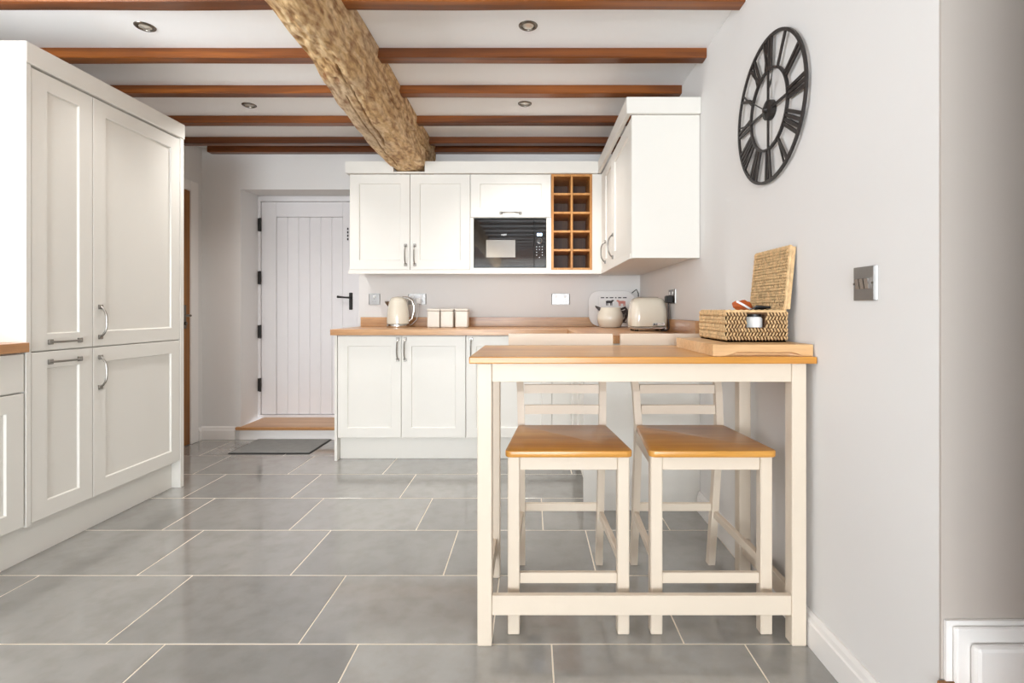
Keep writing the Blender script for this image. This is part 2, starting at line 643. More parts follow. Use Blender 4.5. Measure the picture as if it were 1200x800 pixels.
# right wall: solid block up to its end, the side room beyond
struct(MB().box(XR, XR + 0.9, YJ, YB, -0.05, ZC).build('wall_right', 'wall'), 'white plastered wall that carries the clock')
struct(MB().box(XR + 0.0002, XS, YJ - 0.006, YJ - 0.0005, ZS, ZC).build('wall_side_room', 'wall_side'), 'wall end beside the white wall, its shade painted into the colour')
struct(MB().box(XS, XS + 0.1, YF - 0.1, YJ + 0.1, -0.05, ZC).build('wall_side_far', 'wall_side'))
wf = MB()
wf.box(XL - 0.2, -1.95, YF - 0.1, YF, -0.05, ZC)
wf.box(0.85, XS + 0.1, YF - 0.1, YF, -0.05, ZC)
wf.box(-1.95, 0.85, YF - 0.1, YF, 2.16, ZC)
struct(wf.build('wall_front', 'wall'))
struct(MB().box(XR, XR + 0.12, YF + 0.0005, 0.62, -0.05, ZC).build('wall_shade_blocker', 'wall'), 'added unseen white partition that shades the side room wall end')  # unseen wall added to keep daylight off the side room wall end
fs = struct(MB().box(XR + 0.1205, XS, YF, YJ - 0.007, -0.05, ZS - 0.012).box(XR, XR + 0.1205, 0.621, YJ - 0.007, -0.05, ZS - 0.012).build('floor_side_room', 'gloss_white'), 'raised boarded floor of the side room')
for i in range(44):
    y1 = YJ - 0.008 - i * 0.14
    B('floorboard', 'floor_wood', fs, XR - 0.012 if y1 > 0.77 else XR + 0.122, XS - 0.003, y1 - 0.138, y1, ZS - 0.0115, ZS, bev=0.002)
# skirting in the side room: framed board with a raised panel
bs = struct(B('baseboard_side_room', 'gloss_white', None, 0.879, XS - 0.01, YJ - 0.014, YJ - 0.007, ZS + 0.001, ZS + 0.129))
B('moulding', 'gloss_white', bs, 0.891, XS - 0.01, YJ - 0.026, YJ - 0.0142, ZS + 0.001, ZS + 0.12, bev=0.005, seg=2)
B('raised_panel', 'gloss_white', bs, 0.917, XS - 0.01, YJ - 0.048, YJ - 0.0262, ZS + 0.001, ZS + 0.092, bev=0.009, seg=2)

# window and garden doors: frames only, both behind the camera
wn = sempty('window_1', (XL - 0.1, 0.3, 0.98), 'white framed window in the left wall')
for y in (-0.9, -0.12, 0.67, 1.45):
    B('window_post', 'gloss_white', wn, XL - 0.13, XL - 0.07, y + 0.001, y + 0.049, 0.982, 2.238)
gd = sempty('door_3', (-0.75, YF - 0.05, 0), 'glazed garden doors behind the camera')
for x in (-1.949, -1.03, -0.12, 0.789):
    B('door_post', 'gloss_white', gd, x, x + 0.06, YF - 0.08, YF - 0.02, 0, 2.158)

# ceiling with stained joists
ceil = struct(B('ceiling', 'ceil', None, XL - 0.2, XS + 0.1, YF - 0.1, YB + 0.02, ZC, ZC + 0.1), 'white plaster ceiling with stained timber joists')
BX0, BX1 = -0.99, -0.80    # joists butt into the big beam
far = [2.159, 2.627, 3.049, 3.516, 3.937] + [2.159 - 0.44 * k for k in range(1, 17)]
for i, yf in enumerate(far):
    for x0, x1 in ((XL + 0.001, BX0), (BX1, XR - 0.001)):
        b = MB()
        n = 14
        rings = []
        ph = random.uniform(0, 50)
        for k in range(n + 1):
            x = x0 + (x1 - x0) * k / n
            w = lambda s: 0.0035 * noise.noise(Vector((x * 1.7, ph + s, yf)))
            a, c = yf - 0.071 + w(0), yf + w(3)
            z = 2.303 + w(6)
            rings.append([(x, a, ZC - 0.0005), (x, a, z + 0.005), (x, a + 0.005, z), (x, c - 0.005, z), (x, c, z + 0.005), (x, c, ZC - 0.0005)])
        b.loft(rings)
        b.build('joist', 'joist', ceil)
for x0, x1 in ((-2.58, BX0), (BX1, XR - 0.001)):   # wall plate against the back wall
    B('wall_plate', 'joist', ceil, x0, x1, 4.062, YB - 0.001, 2.297, ZC - 0.0005, bev=0.006)

# skirting boards
def skirt(name, m, length, h=0.105):
    b = MB(m)
    b.loft([[(u, 0.0, 0.0005), (u, 0.018, 0.0005), (u, 0.018, h * 0.72), (u, 0.014, h * 0.76), (u, 0.012, h * 0.9), (u, 0.006, h), (u, 0.0, h)] for u in (0, length)])
    return struct(b.build(name, 'gloss_white'))
skirt('baseboard_right', frame((XR - 0.0005, YJ, 0), 'left'), 2.655 - YJ)
skirt('baseboard_back', frame((XL + 0.001, YB - 0.0005, 0), 'near'), XO0 - XL - 0.04)
skirt('baseboard_left', frame((XL + 0.0005, 4.075, 0), 'right'), 0.033)

# ------------------------------------------------------------------ plank door in the recess
tr = sempty('trim_1', (-1.87, YB, 0), 'oak topped step with white riser below the plank door')
B('riser', 'gloss_white', tr, XO0 - 0.004, XO1 - 0.001, YB - 0.012, YB - 0.0005, 0.0005, 0.078)
B('tread', 'worktop', tr, XO0 + 0.002, XO1 - 0.002, YB - 0.001, YB + 0.405, 0.079, 0.103)
B('nosing', 'worktop', tr, XO0 - 0.03, XO1 - 0.002, YB - 0.032, YB - 0.0015, 0.079, 0.103, bev=0.004)
YD = 4.50
dr = sempty('door_1', (-1.97, YD, 0.104), 'white plank door with black iron hinges and latch')
X0, X1, Z0, Z1 = -2.373, -1.567, 0.126, 1.992
ZF = ZO + 0.028
B('door_frame', 'door_white', dr, X0 - 0.026, X0 - 0.003, YD - 0.02, YD + 0.045, 0.104, ZF)
B('door_frame', 'door_white', dr, X1 + 0.003, XO1 - 0.001, YD - 0.02, YD + 0.045, 0.104, ZF)
B('door_frame', 'door_white', dr, X0 - 0.0025, X1 + 0.0025, YD - 0.02, YD + 0.045, Z1 + 0.003, ZF)
B('sill', 'door_white', dr, X0 - 0.0025, X1 + 0.0025, YD - 0.02, YD + 0.045, 0.104, Z0 - 0.003)

xs = [-2.245 + 0.0975 * k for k in range(7)]
B('stile', 'door_white', dr, X0, xs[0] - 0.0015, YD, YD + 0.04, Z0, Z1, bev=0.002)
B('stile', 'door_white', dr, xs[-1] + 0.0015, X1, YD, YD + 0.04, Z0, Z1, bev=0.002)
B('top_rail', 'door_white', dr, xs[0] - 0.0005, xs[-1] + 0.0005, YD + 0.001, YD + 0.04, Z1 - 0.13, Z1)
for k in range(6):
    B('plank', 'door_white', dr, xs[k] + 0.0005, xs[k + 1] - 0.0005, YD + 0.004, YD + 0.038, Z0, Z1 - 0.1315, bev=0.005)
B('backing', 'door_white', dr, X0 + 0.01, X1 - 0.01, YD + 0.0405, YD + 0.046, Z0, Z1)
for z1 in (1.844, 1.38, 0.909, 0.445):
    h = MB()
    h.box(X0 - 0.022, X0 - 0.004, YD - 0.026, YD - 0.0205, z1 - 0.112, z1)
    h.tube([(X0 + 0.001, YD - 0.026, z1 - 0.115), (X0 + 0.001, YD - 0.026, z1 + 0.003)], 0.009, 10)
    h.build('hinge', 'iron', dr)
lt = B('latch_plate', 'iron', dr, -1.603, -1.572, YD - 0.006, YD - 0.0005, 1.045, 1.195, bev=0.004)
h = MB()
h.tube([(-1.588, YD - 0.008, 1.15), (-1.588, YD - 0.045, 1.15)], 0.009, 8)
h.tube([(-1.588, YD - 0.045, 1.15), (-1.62, YD - 0.05, 1.152), (-1.66, YD - 0.05, 1.155), (-1.69, YD - 0.048, 1.158)], [0.008, 0.007, 0.008, 0.011], 8)
h.build('lever', 'iron', lt, smooth=True)
for k in range(4):
    B('bolt_stud', 'iron', dr, -1.62, -1.609, YD - 0.007, YD - 0.0005, 1.655 + k * 0.03, 1.675 + k * 0.03, bev=0.002)

# brown door in the left wall with a white architrave
d2 = sempty('door_2', (XL + 0.01, 3.5, 0), 'brown wooden door in the left wall behind the tall cabinets')
B('door_leaf', 'brown_door', d2, XL + 0.0005, XL + 0.012, 3.15, 3.968, 0.004, 1.965, bev=0.002)
B('architrave', 'gloss_white', d2, XL + 0.0005, XL + 0.022, 3.97, 4.055, 0.001, 2.045, bev=0.003)
B('architrave', 'gloss_white', d2, XL + 0.0005, XL + 0.022, 3.07, 3.969, 1.967, 2.045, bev=0.003)
h = MB()
h.box(XL + 0.0125, XL + 0.018, 3.88, 3.92, 0.90, 1.08, bev=0.003)
h.tube([(XL + 0.018, 3.90, 1.0), (XL + 0.06, 3.90, 1.0)], 0.009, 8)
h.tube([(XL + 0.06, 3.905, 1.0), (XL + 0.062, 3.86, 1.0), (XL + 0.06, 3.79, 0.998)], 0.009, 8)
h.tube([(XL + 0.018, 3.90, 0.94), (XL + 0.032, 3.90, 0.94)], 0.012, 8)
h.build('door_handle', 'nickel', d2, smooth=True)

# ------------------------------------------------------------------ old oak beam
def build_beam():
    b = bmesh.new()
    ys = [-5.15 + 0.25 * k for k in range(26)] + [1.2 + 0.0146 * k for k in range(201)]
    ys = [y for y in ys if y <= 4.125]
    lut = [(-6, -0.955, 2.125), (1.79, -0.962, 2.124), (2.18, -0.968, 2.122), (2.4, -0.985, 2.098), (2.63, -1.0, 2.083),
           (2.985, -1.027, 2.078), (3.3, -1.034, 2.073), (3.77, -1.034, 2.072), (4.2, -1.034, 2.072)]
    def interp(y):
        for (a, p, q), (c, p2, q2) in zip(lut, lut[1:]):
            if a <= y <= c:
                t = (y - a) / (c - a)
                t = t * t * (3 - 2 * t)
                return p + (p2 - p) * t, q + (q2 - q) * t
    crack = lambda y: 0.80 - 0.33 * (y - 2.25) + 0.025 * math.sin(y * 13) + 0.012 * math.sin(y * 37)
    crack2 = lambda y: 0.44 - 0.20 * (y - 2.5) + 0.02 * math.sin(y * 11)
    crack3 = lambda y: 0.40 + 0.10 * math.sin((y - 2.9) * 1.5) + 0.02 * math.sin(y * 17)
    rings = []
    for y in ys:
        xl, zb = interp(y)
        xr_b = -0.800 + 0.012 * math.sin(y * 2.3)       # lower right arris
        xr_t = -0.766 + 0.006 * math.sin(y * 3.1)
        ch, cw = 0.040 + 0.012 * math.sin(y * 2.9 + 1), 0.030 + 0.012 * math.sin(y * 1.9)
        top = ZC - 0.0008
        pts = []
        sec = [((xl + 0.03, top), (xl - 0.005, zb + ch), 10), ((xl - 0.005, zb + ch), (xl + cw, zb), 8),
               ((xl + cw, zb), (xr_b - cw, zb + 0.004), 90), ((xr_b - cw, zb + 0.004), (xr_b + 0.008, zb + ch), 10),
               ((xr_b + 0.008, zb + ch), (xr_t, top), 54)]
        for si, (p, q, n) in enumerate(sec):
            for k in range(n):
                t = k / n
                x, z = p[0] + (q[0] - p[0]) * t, p[1] + (q[1] - p[1]) * t
                cx, cz = (xl + xr_b) / 2, (zb + top) / 2
                nx, nz = {0: (-1, 0), 1: (-0.7, -0.7), 2: (0, -1), 3: (0.7, -0.7), 4: (1, -0.1)}[si]
                rough = 0.006 * noise.noise(Vector((x * 9, y * 3, z * 9))) + 0.0045 * noise.noise(Vector((x * 30, y * 7, z * 30))) \
                    + 0.0022 * noise.noise(Vector((x * 85, y * 26, z * 85)))
                if si == 2:   # crumbled, pitted wood on the near half of the underside
                    rot = max(0, min(1, (2.75 - y + 0.5 * (t - 0.5)) * 2.5))
                    pit = noise.noise(Vector((x * 42, y * 30, 5)))
                    rough -= rot * 0.022 * max(0, pit - 0.02)
                    rough += 0.006 * math.sin(math.pi * t)
                    d = abs(t - crack(y)) * 0.22
                    if 2.25 < y < 3.2:
                        rough -= 0.05 * max(0, 1 - d / (0.0075 + 0.0025 * math.sin(y * 9))) ** 0.5
                    d = abs(t - crack2(y)) * 0.22
                    if 2.5 < y < 3.65:
                        rough -= 0.035 * max(0, 1 - d / 0.006) ** 0.5
                if si == 4:
                    d = abs(t - crack3(y)) * 0.26
                    if 2.7 < y < 4.0:
                        rough -= 0.036 * max(0, 1 - d / 0.0075) ** 0.5
                if t * n > 0 or True:
                    e = 1.0
                    if z > top - 0.002:
                        e = 0.0
                    pts.append((x + nx * rough * e, y, min(z + nz * rough * e, top)))
        pts.append((xr_t, y, top))
        rings.append(pts)
    b.free()
    o = MB().loft(rings).build('oak_beam', 'beam', smooth=False)
    for p in o.data.polygons:
        p.use_smooth = True
    tag(o, 'thick old hand hewn oak beam with cracks and pitted wood below the ceiling', 'beam')
build_beam()

# ------------------------------------------------------------------ downlights
DL = [((-1.785, 2.364), 'recessed metal ceiling spotlight above the tall larder cabinet'),
      ((-0.016, 2.357), 'recessed metal ceiling spotlight beside the oak beam, above the bar table'),
      ((-1.803, 3.268), 'recessed metal ceiling spotlight in front of the white plank door'),
      ((-0.043, 3.245), 'recessed metal ceiling spotlight in front of the microwave')]
proto = None
for (x, y), lab in DL:
    if proto is None:
        proto = t = thing('ceiling_spotlight', lab, 'spotlight', (x, y, ZC), 'recessed ceiling spotlights')
        b = MB()
        n = 28
        prof = [(0.028, 0.0), (0.030, -0.006), (0.036, -0.007), (0.043, -0.003), (0.044, -0.0005)]
        b.loft([[(x + r * math.cos(2 * math.pi * k / n), y + r * math.sin(2 * math.pi * k / n), ZC + z) for k in range(n)] for r, z in prof], cap=False)
        b.build('bezel', 'nickel', t, smooth=True)
        b = MB()
        b.lathe([(0.0275, -0.0005), (0.026, -0.003), (0.016, -0.0035), (0.006, -0.006), (0.001, -0.0065)], (x, y, ZC), 20)
        b.build('bulb', 'bulb', t, smooth=True)
    else:
        c = copy_tree(proto)
        c.location = (x, y, ZC)
        c['label'] = lab
    sp = bpy.data.lights.new('spot_lamp', 'SPOT')
    sp.energy, sp.spot_size, sp.spot_blend, sp.shadow_soft_size, sp.color = (38 if y > 3 else 9), math.radians(132 if y > 3 else 90), 1.0, 0.05, (1.0, 0.985, 0.965)
    so = bpy.data.objects.new('spot_lamp', sp)
    COL.objects.link(so)
    so.location = (x, y, ZC - 0.012)

# ------------------------------------------------------------------ tall cabinets on the left
XD = -2.062                        # door faces of the left run
FX = XD - 0.02
def tall(name, label, y0, y1, near_panel, far_panel, hnds):
    t = thing(name, label, 'cabinet', ((XL + FX) / 2, (y0 + y1) / 2, 0))
    B('body', 'carcass', t, XL + 0.002, FX - 0.001, y0 + 0.0005, y1 - 0.0005, 0.155, 2.05)
    m = frame((FX, 0, 0), 'right')
    shaker(t, m, y0, y1, 0.16, 0.866, hnds[0])
    shaker(t, m, y0, y1, 0.868, 2.043, hnds[1])
    if near_panel:
        B('end_panel', 'cab', t, XL + 0.002, XD + 0.002, y0 - 0.0215, y0 - 0.0005, 0.155, 2.05, bev=0.001)
    if far_panel:
        B('end_panel', 'cab', t, XL + 0.002, XD + 0.002, y1 + 0.0005, y1 + 0.03, 0.0005, 2.05, bev=0.001)
    return t
YT0, YT1, YT2 = 2.108, 2.407, 3.003
tall('larder_cabinet', 'narrow tall off-white larder cabinet with two horizontal bow handles', YT0, YT1, True, False,
     [((YT0 + YT1) / 2 + 0.005, 0.82, False), ((YT0 + YT1) / 2 + 0.005, 0.905, False)])
tall('fridge_cabinet', 'wide tall off-white cabinet with two vertical bow handles', YT1, YT2, False, True,
     [(YT1 + 0.038, 0.745, True), (YT1 + 0.038, 0.985, True)])
c = MB()
c.prism([(XL + 0.002, YT0 - 0.026), (XD + 0.006, YT0 - 0.026), (XD + 0.006, YT2 + 0.035), (XL + 0.002, YT2 + 0.035)], 2.051, 2.138, bev=0.003)
struct(c.build('trim_2', 'cab'), 'white cornice along the top of the tall cabinets')
struct(B('trim_3', 'cab', None, XL + 0.002, -2.112, 0.3, YT2 - 0.0005, 0.0005, 0.153), 'white plinth under the tall cabinets')

# base run on the left, its near end out of frame
t = thing('drawer_cabinet', 'off-white base cabinet with top drawer beside the tall larder cabinet', 'cabinet', (-2.36, 1.75, 0))
B('body', 'carcass', t, XL + 0.002, FX - 0.001, 1.487, YT0 - 0.0225, 0.155, 0.868)
m = frame((FX, 0, 0), 'right')
shaker(t, m, 1.49, YT0 - 0.026, 0.708, 0.865, (1.79, 0.79, False), name='drawer', fr=0.12)
shaker(t, m, 1.49, YT0 - 0.026, 0.16, 0.704, (1.55, 0.58, True))
t = thing('base_cabinet', 'off-white base cabinet under the window worktop', 'cabinet', (-2.36, 1.2, 0))
B('body', 'carcass', t, XL + 0.002, FX - 0.001, 0.3, 1.485, 0.155, 0.868)
for a, c in ((0.302, 0.893), (0.895, 1.486)):
    shaker(t, m, a, c, 0.16, 0.865, (c - 0.04, 0.74, True))
tag(B('worktop', 'worktop_y', None, XL + 0.002, XD + 0.018, 0.28, YT0 - 0.0225, 0.8695, 0.91, bev=0.002),
    'oak worktop butting against the tall larder cabinet', 'worktop')

# ------------------------------------------------------------------ base cabinets along the back wall and the return
YBF, YBC = 3.54, 3.56
mB = frame((0, YBC, 0), 'near')
def base(name, label, x0, x1, doors, hn):
    t = thing(name, label, 'cabinet', ((x0 + x1) / 2, 3.84, 0))
    B('body', 'carcass', t, x0 + 0.0005, x1 - 0.0005, YBC + 0.001, YB - 0.004, 0.152, 0.867)
    for (a, c), h in zip(doors, hn):
        shaker(t, mB, a, c, 0.158, 0.862, h, fr=0.068)
    return t
XB = -1.363
t = base('base_cabinet', 'white double door base cabinet under the kettle, beside the plank door', XB + 0.018, -0.455,
         [(XB + 0.02, -0.902), (-0.902, -0.456)], [(-0.925, 0.77, True), (-0.875, 0.77, True)])
B('end_panel', 'cab', t, XB, XB + 0.0175, YBF - 0.001, YB - 0.004, 0.0005, 0.867)
t = base('base_cabinet', 'white single door base cabinet behind the bar stools', -0.454, 0.1416, [(-0.454, 0.1416)], [(-0.418, 0.77, True)])
t = thing('corner_cabinet', 'plain white corner post between the two base cabinet runs', 'cabinet', (0.5, 3.84, 0))
B('body', 'carcass', t, 0.1425, XR - 0.004, YBC + 0.001, YB - 0.004, 0.152, 0.867)
B('filler', 'cab', t, 0.1425, 0.289, YBF + 0.002, YBC, 0.152, 0.867)
XRF = 0.27
mR = frame((XRF + 0.02, 0, 0), 'left')
t = thing('base_cabinet', 'white base cabinet on the return along the right wall with a plain end panel', 'cabinet', (0.57, 3.1, 0))
B('body', 'carcass', t, XRF + 0.021, XR - 0.004, 2.6815, 3.5595, 0.152, 0.867)
B('end_panel', 'cab', t, XRF, XR - 0.001, 2.66, 2.681, 0.0005, 0.867)
for a, c, hh in ((2.683, 3.09, 3.055), (3.092, 3.50, 3.13)):
    shaker(t, mR, a, c, 0.158, 0.862, (hh, 0.77, True))
pl = MB()
pl.box(XB + 0.019, 0.31, 3.597, 3.612, 0.0005, 0.15)
pl.box(0.325, 0.34, 2.682, 3.612, 0.0005, 0.15)
struct(pl.build('trim_4', 'cab'), 'white plinth under the base cabinets')

wk = thing('worktop', 'L-shaped oak worktop with upstand carrying kettle and toaster', 'worktop', (0, 3.8, 0.868))
MB().prism([(-1.386, 3.52), (0.2499, 3.52), (0.2499, YB - 0.003), (-1.386, YB - 0.003)], 0.8685, 0.91, bev=0.002).build('slab', 'worktop', wk)
MB().prism([(0.2501, 2.64), (XR - 0.003, 2.64), (XR - 0.003, YB - 0.003), (0.2501, YB - 0.003)], 0.8685, 0.91, bev=0.002).build('slab', 'worktop_y', wk)
B('upstand', 'worktop', wk, -1.373, XR - 0.024, YB - 0.022, YB - 0.002, 0.9105, 0.985, bev=0.001)
B('upstand', 'worktop_y', wk, XR - 0.0235, XR - 0.002, 2.66, YB - 0.0025, 0.9105, 0.985, bev=0.001)

# ------------------------------------------------------------------ wall cabinets
YUF, YUC = 3.80, 3.82
ZU0, ZU1 = 1.34, 2.05
mU = frame((0, YUC, 0), 'near')
t = thing('wall_cabinet', 'cream double door wall cabinet under the oak beam', 'wall cabinet', (-0.9, 3.97, ZU0))
B('body', 'carcass', t, -1.352, -0.4565, YUC + 0.0005, YB - 0.002, ZU0, ZU1)
shaker(t, mU, -1.352, -0.903, ZU0, ZU1, (-0.935, 1.45, True))
shaker(t, mU, -0.903, -0.456, ZU0, ZU1, (-0.868, 1.45, True))
ZN = 1.728
t = thing('wall_cabinet', 'cream wall cabinet with lift-up door above the microwave', 'wall cabinet', (-0.15, 3.97, ZU0))
B('body', 'carcass', t, -0.4555, 0.1445, YUC + 0.0005, YB - 0.002, ZN, ZU1)
B('side_panel', 'cab', t, -0.4555, -0.431, YUF + 0.002, YB - 0.002, ZU0, ZN - 0.001)
B('side_panel', 'cab', t, 0.110, 0.1445, YUF + 0.002, YB - 0.002, ZU0, ZN - 0.001)
B('bottom_panel', 'cab', t, -0.4305, 0.1095, YUF + 0.004, YB - 0.002, ZU0, ZU0 + 0.016)
shaker(t, mU, -0.4555, 0.1445, ZN, ZU1, (-0.155, 1.762, False))
# built-in microwave
t = thing('microwave', 'black glass built-in microwave with grey window and dial', 'microwave', (-0.16, 3.95, ZU0 + 0.0165))
m0, m1, mz0, mz1 = -0.4295, 0.1085, ZU0 + 0.0165, ZN - 0.012
B('body', 'black', t, m0, m1, 3.82, 4.1, mz0, mz1)
fr_ = B('front_glass', 'glass', t, m0, m1 - 0.0905, 3.800, 3.8195, mz0, mz1, bev=0.002)
B('window', 'screen', fr_, -0.337, -0.121, 3.7985, 3.7998, 1.433, 1.562)
ctl = B('control_panel', 'glass', t, m1 - 0.0895, m1, 3.799, 3.8195, mz0, mz1, bev=0.002)
for q in range(2):
    B('display', 'display', ctl, 0.040 + q * 0.020, 0.057 + q * 0.020, 3.7975, 3.7988, 1.592, 1.612)
b = MB(Matrix.Translation((0.058, 3.799, 1.555)) @ Matrix.Rotation(math.pi / 2, 4, 'X'))
b.lathe([(0.019, 0.0), (0.019, 0.012), (0.0165, 0.014), (0.014, 0.011), (0.0, 0.011)][:4], (0, 0, 0.0003), 24)
kb = b.build('dial', 'chrome', ctl, smooth=True)
b = MB(Matrix.Translation((0.058, 3.799, 1.555)) @ Matrix.Rotation(math.pi / 2, 4, 'X'))
b.lathe([(0.0135, 0.0115), (0.0135, 0.0145), (0.010, 0.015)], (0, 0, 0), 20)
b.build('dial_cap', 'black', ctl)
for (q, r) in [(0, 0), (1, 0), (2, 0), (0, 1), (1, 1), (2, 1), (0, 2), (2, 2), (0, 3), (2, 3), (1, 3.8)]:
    x, z = 0.037 + q * 0.021, 1.512 - r * 0.021
    B('button', 'steel', ctl, x - 0.003, x + 0.003, 3.7977, 3.7988, z - 0.003, z + 0.003)
cu = bpy.data.curves.new('logo', 'FONT')
cu.body, cu.size, cu.align_x, cu.extrude = 'NEFF', 0.018, 'CENTER', 0.0004
to = bpy.data.objects.new('logo_source', cu)
COL.objects.link(to)
bpy.context.view_layer.update()
me = bpy.data.meshes.new_from_object(to.evaluated_get(bpy.context.evaluated_depsgraph_get()))
bpy.data.objects.remove(to)
me.transform(Matrix.Translation(Vector((-0.205, 3.7993, 1.594)) - t.location) @ Matrix.Rotation(math.pi / 2, 4, 'X'))
me.materials.clear()
me.materials.append(M['white'])
lo = bpy.data.objects.new('logo', me)
COL.objects.link(lo)
lo.parent = fr_
# wine rack
t = thing('wine_rack', 'honey oak wine rack with ten square pigeonholes', 'wine rack', (0.298, 3.97, ZU0))
rx0, rx1 = 0.146, 0.4495
for a in (rx0, (rx0 + rx1) / 2 - 0.008, rx1 - 0.018):
    wd = 0.016 if abs(a - (rx0 + rx1) / 2) < 0.05 else 0.018
    B('upright', 'rack', t, a, a + wd, YUF, YB - 0.02, ZU0, ZU1, bev=0.001)
zs = [ZU0 + (ZU1 - ZU0 - 0.016) * k / 5 for k in range(6)]
for z in zs:
    for a, c in ((rx0 + 0.0185, (rx0 + rx1) / 2 - 0.0085), ((rx0 + rx1) / 2 + 0.0085, rx1 - 0.0185)):
        B('shelf', 'rack', t, a, c, YUF + 0.001, YB - 0.02, z, z + 0.016, bev=0.001)
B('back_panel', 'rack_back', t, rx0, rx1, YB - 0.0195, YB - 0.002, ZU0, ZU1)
# corner wall units
t = thing('wall_cabinet', 'cream wall cabinet on the right wall with a large plain end panel', 'wall cabinet', (0.7, 3.4, ZU0))
XUF = 0.52
B('body', 'carcass', t, XUF + 0.021, XR - 0.002, 2.6815, YB - 0.002, ZU0, ZU1)
B('end_panel', 'cab', t, XUF, XR - 0.002, 2.66, 2.681, 1.312, 2.054, bev=0.001)
B('bottom_panel', 'cab', t, XUF + 0.022, XR - 0.002, 2.6815, YB - 0.002, 1.322, ZU0 - 0.001)
B('filler', 'cab', t, 0.4505, XUF + 0.0205, YUF, YUC, ZU0, ZU1)
B('filler', 'cab', t, XUF, XUF + 0.0205, 3.672, YUF - 0.001, ZU0, ZU1)
mW = frame((XUF + 0.02, 0, 0), 'left')
shaker(t, mW, 2.684, 3.30, ZU0, ZU1, (3.262, 1.45, True))
shaker(t, mW, 3.30, 3.67, ZU0, ZU1, (3.60, 1.45, True), fr=0.06)
# pelmet and cornice
p = MB()
p.box(-1.358, XUF - 0.005, YUF - 0.004, YUF + 0.018, 1.311, 1.3395)
p.box(XUF - 0.005, XUF + 0.018, 2.682, YUF + 0.018, 1.311, 1.3395)
struct(p.build('trim_5', 'cab'), 'cream pelmet below the wall cabinets')
p = MB()
yc0, yc1 = 3.772, 3.80
p.box(-1.372, -1.018, yc0, yc1, 2.0515, 2.138)
p.box(-1.018, -0.788, yc0, yc1, 2.0515, 2.0615)
p.box(-0.788, 0.49, yc0, yc1, 2.0515, 2.138)
p.box(-1.372, -1.352, yc1, YB - 0.001, 2.0515, 2.138)
struct(p.build('trim_6', 'cab'), 'cream cornice above the wall cabinets')
p = MB()
p.prism([(0.49, 2.638), (XR - 0.001, 2.638), (XR - 0.001, 2.662), (0.515, 2.662), (0.515, 3.80), (0.49, 3.80)], 2.0555, 2.14, bev=0.002)
struct(p.build('trim_7', 'cab'), 'cream cornice above the cabinet on the right wall')

# ------------------------------------------------------------------ bar table
t = thing('bar_table', 'cream bar table with honey oak top against the white wall', 'table', (0.34, 1.82, 0))
MB().prism([(-0.1915, 1.563), (0.8725, 1.563), (0.8725, 2.085), (-0.1915, 2.085)], 0.8765, 0.898, bev=0.003, seg=2).build('tabletop', 'honey', t)
LX = ((-0.168, -0.123), (0.806, 0.851))
LY = ((1.584, 1.629), (1.987, 2.032))
for a, c in LX:
    for d, e in LY:
        B('leg', 'cream', t, a, c, d, e, 0.0005, 0.876, bev=0.0025)
for (d, e) in ((1.588, 1.608), (2.008, 2.028)):
    B('apron', 'cream', t, LX[0][1] + 0.0003, LX[1][0] - 0.0003, d, e, 0.818, 0.876, bev=0.0015)
    B('lower_rail', 'cream', t, LX[0][1] + 0.0003, LX[1][0] - 0.0003, d, e, 0.094, 0.155, bev=0.0015) if d < 1.7 else None
for a, c in ((-0.156, -0.136), (0.819, 0.839)):
    B('apron', 'cream', t, a, c, 1.6293, 1.9867, 0.818, 0.876, bev=0.0015)
    B('lower_rail', 'cream', t, a, c, 1.6293, 1.9867, 0.094, 0.155, bev=0.0015)

